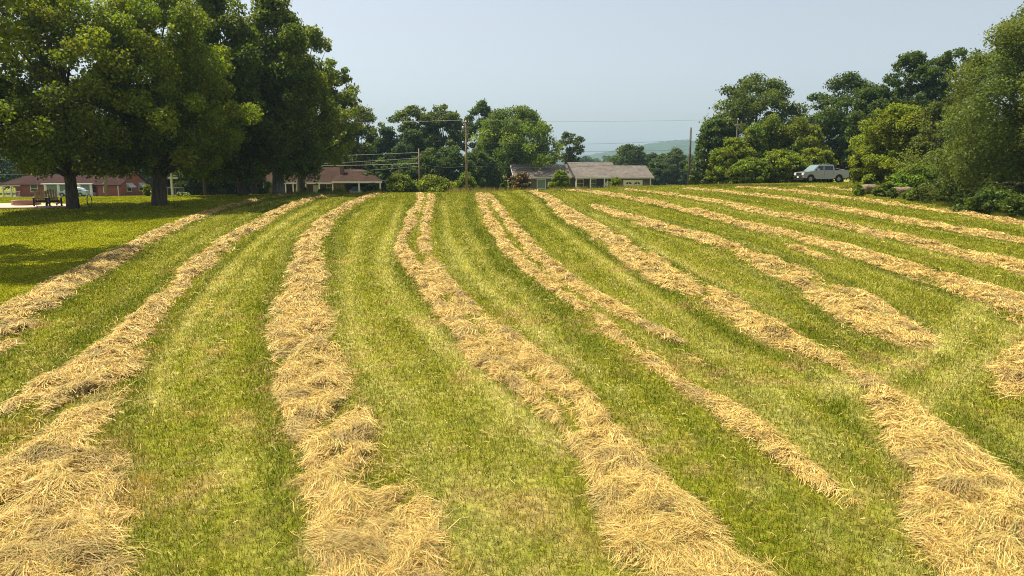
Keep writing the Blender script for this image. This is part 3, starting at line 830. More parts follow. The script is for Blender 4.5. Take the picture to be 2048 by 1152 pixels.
tree('hedge_tree', 'tall dark tree behind the pickup truck', 'tree', 1690, 146, 365, 182, 106, (.045, .068, .017), 'dome', .36, 22000, 95, .19, 1.0, trunk_r=.4, seed=81, limbs=22)
tree('hedge_tree', 'tall dark feathery tree, left of the two pointed tops', 'tree', 1815, 92, 345, 150, 100, (.046, .07, .018), 'tall', .34, 20000, 90, .19, 1.0, trunk_r=.35, seed=82, limbs=26)
tree('hedge_tree', 'tall dark feathery tree, right of the two pointed tops', 'tree', 1898, 90, 345, 150, 96, (.046, .072, .018), 'dome', .34, 18000, 80, .19, 1.0, trunk_r=.35, seed=83, limbs=24)
tree('hedge_tree', 'dark tree filling the gap between the pickup and the bright bush', 'tree', 1745, 165, 365, 120, 98, (.042, .065, .016), 'dome', .36, 11000, 60, .22, 1.0, trunk_r=.3, seed=84)
tree('hedge_shrub', 'large yellow green bush right behind the old bales', 'tree', 1790, 205, 372, 160, 70, (.13, .15, .017), 'dome', .24, 19000, 85, .22, .9, trunk_r=.15, seed=85, var=.3)
tree('hedge_shrub', 'yellow green bush hiding the tail of the pickup truck', 'tree', 1738, 285, 384, 62, 71, (.135, .155, .017), 'dome', .22, 8500, 55, .26, .9, trunk_r=.1, seed=86, var=.3)
tree('willow_oak', 'huge grey green tree closing the right edge of the field', 'tree', 2085, -8, 405, 400, 50, (.085, .108, .036), 'dome', .15, 120000, 330, .115, 1.0, trunk_r=.45, seed=87, limbs=30, hang=.4)
tree('hedge_tree', 'olive tree between the feathery tops and the huge tree', 'tree', 1895, 190, 345, 130, 66, (.08, .095, .03), 'dome', .18, 20000, 90, .2, 1.0, trunk_r=.2, seed=89)

for i, (px, pt, pb, w, y_) in enumerate([(1960, 240, 410, 150, 62), (2070, 230, 420, 180, 60)]):
    tree('hedge_tree', ['dark tree showing through the lower left of the huge tree', 'dark tree behind the huge tree at the right border'][i], 'tree', px, pt, pb, w, y_, (.05, .065, .02), 'dome', .24, 12000, 70, .24, 1.0, trunk_r=.25, seed=160 + i)

# --- shrubs in front of the houses
def shrub(label, px, pt, pb, w, Y, col, seed, n=2600, leaf=.22, speck=None, shape='mound', name='shrub', depth=.8):
    return tree(name, label, 'shrub', px, pt, pb, w, Y, col, shape, leaf, n, 34, .3, depth, trunk_r=.07, seed=seed, group='shrubs along the crest', speck=speck, var=.3)


shrub('small yellow green shrub in front of the porch of the brown house', 606, 372, 390, 26, 82, BR, 101, 1200)
shrub('low shrub between the porch shrub and the carport', 648, 376, 390, 24, 80, MD, 102, 900)
shrub('rounded yellow shrub left of the car in the carport', 677, 376, 390, 30, 80, YL, 103, 1400)
shrub('grey green shrub at the right post of the carport', 748, 368, 388, 40, 80, GY, 104, 2000)
shrub('large leafy bush right of the carport', 802, 350, 388, 78, 80, BR, 105, 6500)
shrub('wide bright bush at the foot of the shorter utility pole', 868, 356, 386, 84, 79, (.125, .15, .018), 106, 6500)
shrub('flat topped umbrella shaped green shrub behind the taller utility pole', 930, 346, 384, 56, 96, (.09, .12, .018), 107, 3600)
shrub('dark crape myrtle with pink blossom at the grey house corner', 1041, 343, 384, 42, 86, (.055, .06, .02), 108, 3600, .2, ((.50, .20, .22), .30), 'dome', 'crape_myrtle')
shrub('leafy young tree in front of the middle of the grey house', 1120, 340, 384, 44, 84, (.11, .145, .02), 109, 4200, .2, None, 'dome')
shrub('small bright shrub left of the garage door', 1231, 354, 380, 26, 90, (.12, .155, .02), 110, 1800, .2, None, 'dome')
shrub('tiny dark shrub beside the pink crape myrtle', 1006, 366, 384, 16, 86, MD, 111, 700)
shrub('white flowering low shrub at the cross post', 366, 384, 404, 28, 64, (.10, .13, .05), 112, 1500, .14, ((.6, .6, .5), .18))
shrub('vine clad shrub at the corner of the red house', 294, 368, 402, 14, 70, YL, 113, 900, .2, None, 'dome')
# --- the overgrown bank on the right
for i, (px, pt, pb, w, Y, c_, n_) in enumerate([(1838, 328, 388, 120, 61, (.11, .155, .024), 13000), (1773, 362, 390, 40, 61, (.10, .135, .02), 3200), (1908, 352, 405, 62, 54, (.075, .105, .022), 7500), (1836, 375, 400, 46, 56, (.085, .115, .028), 3500), (1985, 378, 440, 120, 46, (.055, .085, .02), 9000), (1935, 385, 425, 80, 51, (.05, .075, .018), 5500), (2060, 385, 450, 110, 43, (.06, .09, .02), 7000), (1716, 368, 384, 34, 68, (.12, .145, .02), 3000), (1762, 371, 391, 34, 60.5, (.09, .12, .03), 2200), (1716, 369, 388, 26, 61.5, (.11, .14, .025), 1800), (1824, 377, 398, 34, 57.5, (.09, .125, .03), 2200), (1786, 376, 394, 22, 58.2, (.08, .115, .03), 1400), (1738, 350, 380, 46, 65.2, (.12, .15, .02), 2600), (1806, 356, 384, 40, 61.6, (.115, .155, .024), 2400)]):
    tree('bank_shrub', ['vine covered mound above the old bales', 'broad leaved weeds over the first bale', 'leafy weeds at the foot of the huge tree', 'grassy weeds in front of the bales', 'dark bramble under the huge tree', 'low dark bramble between the weeds and the huge tree', 'bramble at the right border', 'yellow green weeds by the pickup rear wheel', 'weeds between the first and the middle bale', 'weeds left of the bale nearest the pickup', 'weeds right of the middle bale', 'small weed left of the middle bale', 'vines hanging over the bale nearest the pickup', 'vines hanging over the middle bale'][i],
         'shrub', px, pt, pb, w, Y, c_, 'mound', .17 if Y < 60 else .2, n_, 55, .26, .7, trunk_r=.05, group='weeds on the right bank', seed=130 + i, var=.3)


# ------------------------------------------------------------------ tall weeds on the crest and along the bank
def tall_stalks(name, label, segs, n, hmin, hmax, cols, seed, wd_=.014):
    rng = np.random.default_rng(seed)
    xs = []; ys = []
    for (x0, y0, x1, y1, wd) in segs:
        m = n // len(segs); t = rng.random(m)
        xs.append(x0 + (x1 - x0) * t + rng.normal(size=m) * wd * .3); ys.append(y0 + (y1 - y0) * t + rng.normal(size=m) * wd)
    x = np.concatenate(xs); y = np.concatenate(ys); n = len(x)
    cl = fbm(x * .9, y * .9, 2); kp = rng.random(n) < np.clip((cl - .25) * 2.5, .1, 1)
    x, y = x[kp], y[kp]; n = len(x)
    h = (hmin + (hmax - hmin) * rng.random(n)) * (.5 + fbm(x * .4 + 9, y * .4, 2)); z = ground_z(x, y)
    th = rng.random(n) * 6.28; w = wd_ * (.6 + .8 * rng.random(n)); ln = .35 * h * rng.random(n); la = rng.random(n) * 6.28
    B = np.empty((n, 3, 3))
    B[:, 0] = np.column_stack([x - np.cos(th) * w, y - np.sin(th) * w, z - .02]); B[:, 1] = np.column_stack([x + np.cos(th) * w, y + np.sin(th) * w, z - .02])
    B[:, 2] = np.column_stack([x + np.cos(la) * ln, y + np.sin(la) * ln, z + h])
    tone = np.array(cols)[rng.integers(0, len(cols), n)] * (.7 + .6 * rng.random((n, 1)))
    return tag(np_mesh(name, B, 3, tone, M['grass']), label, 'weeds', kind='stuff')


def crest_seg(px0, py0, px1, py1, wd):
    a = gnd(px0, py0); b_ = gnd(px1, py1); return (*a, *b_, wd)


tall_stalks('tall_weeds', 'tall brown seeding grass along the crest before the grey house',
            [crest_seg(890, 383, 1010, 379, .9), crest_seg(1000, 379, 1160, 376, .9), crest_seg(1150, 376, 1300, 372, .9), crest_seg(890, 381, 1160, 375, .6)],
            9000, .12, .5, [(.30, .27, .08), (.30, .21, .11), (.16, .20, .03), (.36, .29, .13), (.2, .23, .04)], 3)
tall_stalks('rough_grass', 'rough uncut grass along the foot of the bank and hedge',
            [crest_seg(1400, 373, 1600, 371, .8), crest_seg(1690, 378, 1800, 394, .7), crest_seg(1790, 394, 1930, 418, .6), crest_seg(1920, 418, 2090, 452, .6), crest_seg(560, 388, 770, 386, .7)],
            22000, .12, .4, [(.13, .17, .025), (.10, .14, .02), (.18, .19, .03), (.24, .2, .07)], 4)


tall_stalks('bank_grass', 'tall rough grass growing up round the old bales', [crest_seg(1715, 384, 1770, 389, .35), crest_seg(1780, 391, 1835, 397, .35), crest_seg(1840, 398, 1900, 407, .35)],
            5200, .35, .95, [(.14, .19, .03), (.11, .16, .025), (.2, .22, .04), (.26, .2, .09)], 9, .035)


# ------------------------------------------------------------------ houses
def window(parent, x, y, z, w, h, axis='x', mat='glass', bars=1, fm='white', out=-1):
    """frame mesh with a pane child; axis x: in a wall running along x (out = sign of the outward y)"""
    f = MB(); t = .09; d = .07
    def bx(mb, a0, a1, z0, z1, dep0, dep1):
        if axis == 'x': mb.box(x + a0, x + a1, min(y + out * dep0, y + out * dep1), max(y + out * dep0, y + out * dep1), z + z0, z + z1)
        else: mb.box(min(x + out * dep0, x + out * dep1), max(x + out * dep0, x + out * dep1), y + a0, y + a1, z + z0, z + z1)
    bx(f, -w / 2, w / 2, 0, t, 0, d + .02); bx(f, -w / 2, w / 2, h - t, h, 0, d)
    bx(f, -w / 2, -w / 2 + t, t, h - t, 0, d); bx(f, w / 2 - t, w / 2, t, h - t, 0, d)
    if bars: bx(f, -w / 2 + t, w / 2 - t, h * .5 - .03, h * .5 + .03, 0, d - .02)
    fo = f.build('window', M[fm], parent)
    p = MB()
    bx(p, -w / 2 + t, w / 2 - t, t, h - t, .004, .03)
    p.build('pane', M[mat], fo)
    return fo


def slab(mb, corners, th=.12):
    """thick roof plane from 4 top corners"""
    c = [Vector(p) for p in corners]
    n = (c[1] - c[0]).cross(c[-1] - c[0]).normalized()
    if n.z < 0: n = -n
    k = len(c)
    vs = c + [p - n * th for p in c]
    fs = [tuple(range(k)), tuple(range(2 * k - 1, k - 1, -1))] + [(i, i + k, (i + 1) % k + k, (i + 1) % k) for i in range(k)]
    return mb.add(vs, fs)


# grey house ------------------------------------------------------
GH = at(1027, 380, 120); ghz = gz(GH.x + 12, 120)
gh = empty('grey_house', (GH.x, 120, ghz), math.radians(8))
tag(gh, 'long low house with grey brown roof, white porch posts and garage door', 'house')
EV = 3.66 - ghz          # eave height
R1 = 5.9 - ghz; R2 = 6.32 - ghz; R3 = 5.72 - ghz
w = MB(); w.box(.4, 10.4, .5, 7.6, -.4, EV - .05)
w.prism([(0, 0)] * 0 or [(.4, EV - .05), (.4, EV - .05), (.4, EV - .05)], 0, 0) if False else None
# left gable infill
w.add([(.4, .5, EV - .05), (.4, 7.6, EV - .05), (.4, 4.05, R1 - .15), (.6, .5, EV - .05), (.6, 7.6, EV - .05), (.6, 4.05, R1 - .15)], [(0, 1, 2), (5, 4, 3), (0, 2, 5, 3), (1, 4, 5, 2)])
w.box(10.4, 18.2, .9, 9, -.4, EV - .05); w.box(18.2, 24.0, -1.9, 6.5, -.4, EV - .05)
w.build('wall', M['siding'], gh)
ro = MB()
slab(ro, [(0, -.15, EV), (10.7, -.15, EV), (10.7, 4.05, R1), (0, 4.05, R1)], .16)
slab(ro, [(0, 8.25, EV), (10.7, 8.25, EV), (10.7, 4.05, R1), (0, 4.05, R1)], .16)
# right wing: one front plane, two ridges
fr = (R2 - EV) / (3.6 + 2.6)
yr3 = -2.6 + (R3 - EV) / fr
slab(ro, [(10.3, -2.6, EV), (18.6, -2.6, EV), (18.6, 3.6, R2), (10.3, 3.6, R2)], .16)
slab(ro, [(10.3, 9.8, EV), (18.6, 9.8, EV), (18.6, 3.6, R2), (10.3, 3.6, R2)], .16)
slab(ro, [(18.603, -2.6, EV), (24.5, -2.6, EV), (24.5, yr3, R3), (18.603, yr3, R3)], .16)
slab(ro, [(18.603, 2 * yr3 + 2.6, EV), (24.5, 2 * yr3 + 2.6, EV), (24.5, yr3, R3), (18.603, yr3, R3)], .16)
rof = ro.build('roof', M['roof_grey'], gh)
for xx, yf, yb, ym, rz_ in [(10.45, -2.3, 9.5, 3.6, R2), (24.0, -1.9, 2 * yr3 + 1.9, yr3, R3), (18.4, -2.3, 9.5, 3.6, R2)]:
    MB().add([(xx, yf, EV), (xx, yb, EV), (xx, ym, rz_ - .2), (xx - .1, yf, EV), (xx - .1, yb, EV), (xx - .1, ym, rz_ - .2)], [(0, 1, 2), (5, 4, 3), (0, 2, 5, 3), (1, 4, 5, 2), (0, 3, 4, 1)]).build('gable', M['siding'], gh)
tr = MB()
for (a, b_) in [((-.05, -.2, EV - .1), (10.3, -.2, EV - .1)), ((10.3, -2.66, EV - .1), (24.55, -2.66, EV - .1)),
                ((-.05, -.2, EV - .1), (-.05, 4.05, R1 - .08)), ((-.05, 4.05, R1 - .08), (-.05, 8.3, EV - .1))]:
    tr.bar(a, b_, .05, .2)
tr.build('trim', M['offwhite'], gh)
tr = MB()
tr.bar((10.24, -2.7, EV + .02), (10.24, 3.6, R2 - .05), .06, .26)
tr.build('dark_barge_board', M['dark'], gh)
for xx in (10.6, 13.1, 15.6):
    p = MB(); p.box(xx - .09, xx + .09, -2.45, -2.27, -.4, EV - .12); p.build('porch_post', M['white'], gh)
p = MB(); p.box(23.8, 23.95, -2.45, -2.3, -.3, EV - .1); p.build('downspout', M['white'], gh)
p = MB(); p.box(.25, .42, .36, .5, -.4, EV - .1); p.build('corner_board', M['white'], gh)
window(gh, 7.6 - 2.6, .5, .75, 1.6, 1.65, bars=0, mat='glass_teal'); window(gh, 1.6, .5, .9, 1.1, 1.4); window(gh, 9.6, .5, .75, .9, 1.6)
window(gh, 12.0, .9, .9, 1.4, 1.5); window(gh, 14.4, .9, .9, 1.2, 1.5, mat='glass_teal')
d_ = MB(); d_.box(16.9, 17.85, .83, .9, -.35, 2.05); do = d_.build('door', M['white'], gh)
h_ = MB(); h_.tube([(17.72, .82, .95), (17.72, .74, .95)], .035, 8); h_.build('handle', M['metal'], do)
gd = MB(); gd.box(19.3, 22.4, -1.98, -1.9, -.38, 2.1)
for k in range(4): gd.box(19.34, 22.36, -2.0, -1.98, -.33 + k * .6, .22 + k * .6)
gdo = gd.build('garage_door', M['garage'], gh)
gf = MB(); gf.box(19.12, 19.3, -2.02, -1.9, -.38, 2.28); gf.box(22.4, 22.58, -2.02, -1.9, -.38, 2.28); gf.box(19.3, 22.4, -2.02, -1.9, 2.1, 2.28)
gf.build('door_frame', M['white'], gdo)
for c0 in (20.08, 21.62):
    gw = MB()
    for sgn in (-1, 1):
        pts = []
        for k in range(7):
            t = math.pi * .5 * k / 6
            pts.append((c0 + sgn * (.06 + .5 * math.cos(t)), 1.55 + .38 * math.sin(t) * (.6 + .4 * math.sin(t))))
        pts.append((c0 + sgn * .06, 1.55))
        gw.prism(pts, -2.012, -2.0)
    gw.build('arched_pane', M['glass'], gdo)
v = MB(); v.tube([(2.2, 2.6, 4.3), (2.2, 2.6, R1 - .45)], .05, 8); v.build('vent_pipe', M['dark'], gh)
fl = MB(); fl.tube([(16.15, -2.55, -.3), (16.15, -2.55, 2.7)], .035, 8)
flp = fl.build('flag_pole', M['white'], None); flp.location = gh.location; flp.rotation_euler = gh.rotation_euler
tag(flp, 'white pole with pale blue banner beside the grey house porch', 'flag')
fb = MB()
for k in range(6):
    fb.add([(16.1 - .12 * k, -2.6 + .03 * math.sin(k * 1.7), 2.2 - .12 * k), (16.1 - .12 * (k + 1), -2.6 + .03 * math.sin(k * 1.7 + 1.7), 2.08 - .12 * k), (16.1 - .12 * (k + 1), -2.6 + .03 * math.sin(k * 1.7 + 1.7), 1.2), (16.1 - .12 * k, -2.6 + .03 * math.sin(k * 1.7), 1.3)], [(0, 1, 2, 3)])
fb.build('banner', M['blue_paint'], flp)

# brown house -----------------------------------------------------
BY = 112.0
def bX(px): return at(px, 370, BY).x
def bZ(py): return at(640, py, BY).z
bo = Vector((bX(640), BY, gz(bX(640), BY)))
bh = empty('brown_house', bo); tag(bh, 'low brick house with brown hipped roof, chimney and open carport', 'house')
def lx(px): return bX(px) - bo.x
def lz(py): return bZ(py) - bo.z
w = MB(); w.box(lx(508), lx(560), .0, 8, -.4, lz(366)); w.box(lx(560), lx(668), 1.9, 8, -.4, lz(366)); w.box(lx(668), lx(690), -.2, 8, -.4, lz(366)); w.box(lx(690), lx(764), 7.5, 7.8, -.4, lz(366))
w.build('wall', M['brick_dark'], bh)
ro = MB(); e0 = lz(364.5)
x0, x1 = lx(500), lx(676)
yf, yb, ym = -.7, 8.8, 4.05; rz1 = lz(334)
slab(ro, [(x0, yf, e0), (x1, yf, e0), (x1, ym, rz1), (x0 + 4.0, ym, rz1)]); slab(ro, [(x0, yb, e0), (x1, yb, e0), (x1, ym, rz1), (x0 + 4.0, ym, rz1)])
slab(ro, [(x0, yf, e0), (x0, yb, e0), (x0 + 4.0, ym, rz1)])
x2, x3 = lx(669), lx(768); yf2 = -1.6; rz2 = lz(338); e2 = lz(362)
slab(ro, [(x2, yf2, e2), (x3, yf2, e2), (x3 - 4.2, 3.4, rz2), (x2, 3.4, rz2)]); slab(ro, [(x3, yf2, e2), (x3, 8.4, e2), (x3 - 4.2, 3.4, rz2)]); slab(ro, [(x2, 8.4, e2), (x3, 8.4, e2), (x3 - 4.2, 3.4, rz2), (x2, 3.4, rz2)])
rf = ro.build('roof', M['roof_brown'], bh)
ch = MB(); ch.box(lx(677), lx(684), 1.2, 2.0, lz(352), lz(331)); ch.box(lx(676), lx(685), 1.1, 2.1, lz(331), lz(329.5)); ch.build('chimney', M['brick_dark'], rf)
tr = MB(); tr.box(x2 - .02, x3 + .02, yf2 - .06, yf2 - .01, e2 - .3, e2 - .02); tr.box(x0, x1 - .8, yf - .06, yf - .01, e0 - .26, e0 - .02); tr.build('fascia', M['offwhite'], bh)
for px in (722, 764):
    p = MB(); xx = lx(px); p.box(xx - .1, xx + .1, yf2 + .05, yf2 + .25, -.5, e2 - .2); p.build('carport_post', M['offwhite'], bh)
for px in (573, 588, 613, 640, 667):
    p = MB(); xx = lx(px); p.box(xx - .08, xx + .08, yf + .15, yf + .31, -.5, e0 - .2); p.build('porch_post', M['white'], bh)
window(bh, lx(520), 0, .9, 1.3, 1.4); window(bh, lx(600), 1.9, .9, 1.2, 1.4); window(bh, lx(655), 1.9, .8, 1.3, 1.5)
d_ = MB(); d_.box(lx(625) - .45, lx(625) + .45, 1.83, 1.9, -.3, 2.0); do = d_.build('door', M['white'], bh)
h_ = MB(); h_.tube([(lx(625) + .35, 1.83, .95), (lx(625) + .35, 1.75, .95)], .03, 8); h_.build('handle', M['metal'], do)
ld = MB(); xx = lx(686)
for s in (-.2, .2): ld.bar((xx + s, -.5, -.4), (xx + s, -.28, 2.3), .05, .05)
for k in range(7): ld.bar((xx - .2, -.49 + k * .026, -.1 + k * .34), (xx + .2, -.49 + k * .026, -.1 + k * .34), .04, .04)
lo = ld.build('ladder', M['metal']); lo.location = bo; tag(lo, 'metal ladder leaning at the carport wall of the brown house', 'ladder')

# red brick house ---------------------------------------------------
RY = 118.0
def rX(px): return at(px, 380, RY).x
ro_ = Vector((rX(120), RY, gz(rX(120), RY)))
rh = empty('red_house', ro_); tag(rh, 'red brick house with white bay, porch and gabled wing behind the patio', 'house')
def lx(px): return rX(px) - ro_.x
def lz(py): return at(120, py, RY).z - ro_.z
ev = lz(368.5)
w = MB(); w.box(lx(4), lx(44), 3.2, 8, -.6, ev); w.box(lx(44), lx(92), 0, 8, -.6, ev); w.box(lx(92), lx(190), 1.2, 8, -.6, ev); w.box(lx(190), lx(207), .3, 8, -.6, ev); w.box(lx(207), lx(252), -1.6, 7, -.6, ev)
apx, apz = 2.7, lz(342)
xg = lx(252)
w.add([(xg, -1.6, ev), (xg, 7, ev), (xg, apx, apz - .15), (xg - .2, -1.6, ev), (xg - .2, 7, ev), (xg - .2, apx, apz - .15)], [(0, 1, 2), (5, 4, 3), (0, 2, 5, 3), (1, 4, 5, 2)])
w.build('wall', M['brick'], rh)
ro = MB(); xa = lx(0)
slab(ro, [(xa, -.6, ev - .05), (lx(205), -.6, ev - .05), (lx(205), 4, lz(350)), (xa + 2.6, 4, lz(350))]); slab(ro, [(xa, 8.6, ev - .05), (lx(205), 8.6, ev - .05), (lx(205), 4, lz(350)), (xa + 2.6, 4, lz(350))]); slab(ro, [(xa, -.6, ev - .05), (xa, 8.6, ev - .05), (xa + 2.6, 4, lz(350))])
x0 = lx(203); x1 = xg + .35
slab(ro, [(x0, -2.1, ev - .1), (x1, -2.1, ev - .1), (x1, apx, apz), (x0, apx, apz)]); slab(ro, [(x0, 7.5, ev - .1), (x1, 7.5, ev - .1), (x1, apx, apz), (x0, apx, apz)])
ro.build('roof', M['roof_red'], rh)
pr_ = MB(); pr_.box(lx(90), lx(191), -1.0, 1.2, ev - .02, ev + .14); pr_.build('bay_roof', M['white'], rh)
bayw = MB(); bayw.box(lx(93), lx(189), -.6, 1.2, -.6, .75); bayw.box(lx(93), lx(97), -.6, -.5, .75, ev - .02); bayw.box(lx(185), lx(189), -.6, -.5, .75, ev - .02); bayw.box(lx(145), lx(165), -.6, -.5, .75, ev - .02); bayw.box(lx(120), lx(123), -.6, -.5, .75, ev - .02)
bayw.build('bay_wall', M['white'], rh)
for (a, b_) in ((97, 120), (123, 145), (165, 185)):
    xm = (lx(a) + lx(b_)) / 2; window(rh, xm, -.5, .75, lx(b_) - lx(a) - .02, ev - .8, mat='glass_teal', bars=0)
d_ = MB(); d_.box(lx(150), lx(161), -.68, -.6, -.5, 1.95); do = d_.build('door', M['white'], rh)
g_ = MB(); g_.box(lx(151.5), lx(159.5), -.7, -.68, .9, 1.8); g_.build('door_pane', M['glass'], do)
window(rh, lx(69), 0, .75, 1.3, 1.3, bars=1); window(rh, lx(223), -1.6, .75, .85, 1.6)
for yy in (.4, 4.2):
    window(rh, xg, yy + .6, .8, 1.5, 1.3, axis='y', out=1)
    a_w = MB(); a_w.add([(xg + .08, yy - .35, 2.3), (xg + .08, yy + 1.55, 2.3), (xg + .85, yy + 1.55, 1.55), (xg + .85, yy - .35, 1.55), (xg + .08, yy - .35, 1.6), (xg + .08, yy + 1.55, 1.6)], [(0, 1, 2, 3), (0, 3, 4), (1, 5, 2)])
    a_w.build('awning', M['grey_awning'], rh)
for px in (8, 25):
    p = MB(); xx = lx(px); p.box(xx - .1, xx + .1, -.4, -.2, -.5, ev - .1); p.build('porch_post', M['white'], rh)
p = MB(); p.box(lx(6), lx(44), -.45, -.15, ev - .32, ev - .08); p.build('porch_beam', M['white'], rh)
pf = MB(); pf.box(lx(6), lx(44), -.4, 7.5, -.5, -.1); pf.build('porch_floor', M['offwhite'], rh)
rl = MB(); xa, xb = lx(10), lx(43)
for zz in (.05, .9): rl.bar((xa, -.3, zz), (xb, -.3, zz), .06, .08)
k = 0
while xa + k * .22 < xb: rl.bar((xa + k * .22, -.3, .09), (xa + k * .22, -.3, .86), .035, .035); k += 1
rl.build('porch_railing', M['white'], rh)
p = MB(); p.box(lx(247), lx(248.3), -1.72, -1.6, -.5, ev - .1); p.build('downspout', M['white'], rh)


# ------------------------------------------------------------------ vehicles
def arc(cx_, cz, r, a0, a1, n=8):
    return [(cx_ + r * math.cos(a0 + (a1 - a0) * k / n), cz + r * math.sin(a0 + (a1 - a0) * k / n)) for k in range(n + 1)]


def wheel(root, x, y, r, wd):
    t = MB(); side = 1 if y > 0 else -1
    ring = [(r - .06, -wd / 2), (r, -wd / 2 + .04), (r, wd / 2 - .04), (r - .06, wd / 2), (r * .62, wd / 2), (r * .62, -wd / 2)]
    n = 20; vs = []; fs = []
    for k in range(n):
        a = 2 * math.pi * k / n
        for (rr, yy) in ring: vs.append((x + rr * math.cos(a), y + yy, r + rr * math.sin(a)))
    m = len(ring)
    for k in range(n):
        for j in range(m):
            fs.append((k * m + j, k * m + (j + 1) % m, ((k + 1) % n) * m + (j + 1) % m, ((k + 1) % n) * m + j))
    t.add(vs, fs)
    wo = t.build('wheel', M['tyre'], root, True)
    rm = MB()
    rm.tube([(x, y + side * (wd / 2 - .08), r), (x, y + side * (wd / 2 - .05), r)], r * .63, 18)
    for k in range(6):
        a = 2 * math.pi * k / 6
        rm.bar((x, y + side * (wd / 2 - .03), r), (x + r * .6 * math.cos(a), y + side * (wd / 2 - .03), r + r * .6 * math.sin(a)), .09, .05)
    rm.build('rim', M['rim'], wo)
    return wo


def pickup(loc, rz):
    root = empty('pickup_truck', loc, rz)
    tag(root, 'silver crew cab pickup truck parked between the bright bushes', 'pickup truck')
    R = .41; wf, wr = .95, 4.62
    prof = [(0.03, .55), (.02, 1.0), (.10, 1.16), (1.25, 1.33), (3.96, 1.38), (3.98, 1.40), (5.84, 1.43), (5.88, 1.35), (5.88, .62), (5.5, .5)] \
        + [(wr + .50, .5)] + arc(wr, R + .04, .5, 0.05, math.pi - .05) + [(wr - .5, .5), (wf + .5, .48)] + arc(wf, R + .04, .5, .05, math.pi - .05) + [(wf - .5, .5), (.3, .48)]
    b = MB(); b.prism(prof, -.985, .985)
    b.build('body', M['silver'], root, False, .035)
    c = MB()
    # cab: tapering greenhouse
    zs = [(1.32, 1.22, 3.98, .95), (1.64, 1.56, 3.95, .91), (1.97, 1.92, 3.90, .85), (2.05, 2.08, 3.82, .80)]
    vs = []; fs = []
    for (z, xa, xb, hw) in zs: vs += [(xa, -hw, z), (xb, -hw, z), (xb, hw, z), (xa, hw, z)]
    for k in range(3):
        for j in range(4): fs.append((k * 4 + j, k * 4 + (j + 1) % 4, k * 4 + 4 + (j + 1) % 4, k * 4 + 4 + j))
    fs += [(0, 1, 2, 3), (12, 13, 14, 15)]
    c.add(vs, fs); c.build('cab', M['silver'], root)
    gl = MB()
    def pt(z, x, side): # point on the cab side at height z, pushed out
        hw = np.interp(z, [1.32, 1.64, 1.97], [.95, .91, .85]) + .014
        return (x, side * hw, z)
    for side in (-1, 1):
        for (x0b, x1b, x0t, x1t) in ((1.50, 2.55, 1.98, 2.57), (2.66, 3.82, 2.68, 3.78)):
            g = MB(); g.add([pt(1.40, x0b, side), pt(1.40, x1b, side), pt(1.62, x1b - .02, side), pt(1.91, x1t, side), pt(1.91, x0t, side), pt(1.62, x0b + (x0t - x0b) * .5, side)], [(0, 1, 2, 3, 4, 5)]).build('side_window', M['glass'], root)
    g = MB(); g.add([(1.29, -.84, 1.37), (1.29, .84, 1.37), (1.56, .82, 1.64), (1.88, .76, 1.93), (1.88, -.76, 1.93), (1.56, -.82, 1.64)], [(0, 1, 2, 5), (5, 2, 3, 4)])
    for i in range(len(g.v)): g.v[i] = (g.v[i][0] - .022, g.v[i][1], g.v[i][2] + .012)
    g.build('windshield', M['glass_teal'], root)
    g = MB(); g.add([(4.0, -.78, 1.47), (4.0, .78, 1.47), (3.88, .70, 1.84), (3.88, -.70, 1.84)], [(0, 1, 2, 3)]).build('rear_window', M['glass'], root)
    bd = MB(); bd.box(4.1, 5.8, -.85, .85, 1.405, 1.445); bd.build('bed_liner', M['dark'], root)
    gr = MB(); gr.box(-.015, .045, -.52, .52, .78, 1.12)
    gro = gr.build('grille', M['dark'], root)
    gs = MB()
    for zz in (.84, .94, 1.04): gs.box(-.03, -.016, -.5, .5, zz, zz + .03)
    gs.tube([(-.04, 0, .955), (-.016, 0, .955)], .085, 16); gs.build('grille_bars', M['chrome'], gro)
    for s in (-1, 1):
        h = MB(); h.box(-.01, .16, s * .76 - .2, s * .76 + .2, .84, 1.1); h.build('headlight', M['lamp'], root, False, .02)
        m_ = MB(); m_.box(1.62, 1.82, s * 1.12 - .12, s * 1.12 + .12, 1.38, 1.6); m_.bar((1.7, s * .93, 1.42), (1.7, s * 1.05, 1.45), .06, .06); m_.build('mirror', M['chrome'], root)
        for xx in (2.5, 3.55):
            hh = MB(); hh.box(xx, xx + .17, min(s * .99, s * 1.02), max(s * .99, s * 1.02), 1.14, 1.18); hh.build('handle', M['chrome'], root)
        sb = MB(); sb.box(1.6, 3.9, min(s * .93, s * 1.03), max(s * .93, s * 1.03), .40, .46); sb.build('running_board', M['chrome'], root)
        for xx in (2.66, 3.80): MB().box(xx - .012, xx + .012, min(s * .984, s * .989), max(s * .984, s * .989), .6, 1.36).build('door_seam', M['dark'], root)
        tl = MB(); tl.box(5.8, 5.895, s * .88 - .09, s * .88 + .09, .95, 1.3); tl.build('tail_light', M['brick'], root)
    bp_ = MB(); bp_.box(-.10, .12, -.96, .96, .5, .72); bpo = bp_.build('bumper', M['chrome'], root, False, .03)
    lp = MB(); lp.box(-.118, -.102, -.16, .16, .53, .69); lp.build('licence_plate', M['white'], bpo)
    lo_ = MB(); lo_.box(-.06, .25, -.9, .9, .34, .5); lo_.build('air_dam', M['dark'], root)
    un = MB(); un.box(.4, 5.6, -.8, .8, .36, .6); un.build('underbody', M['dark'], root)
    for x in (wf, wr):
        for y in (-.84, .84): wheel(root, x, y, R, .28)
    return root


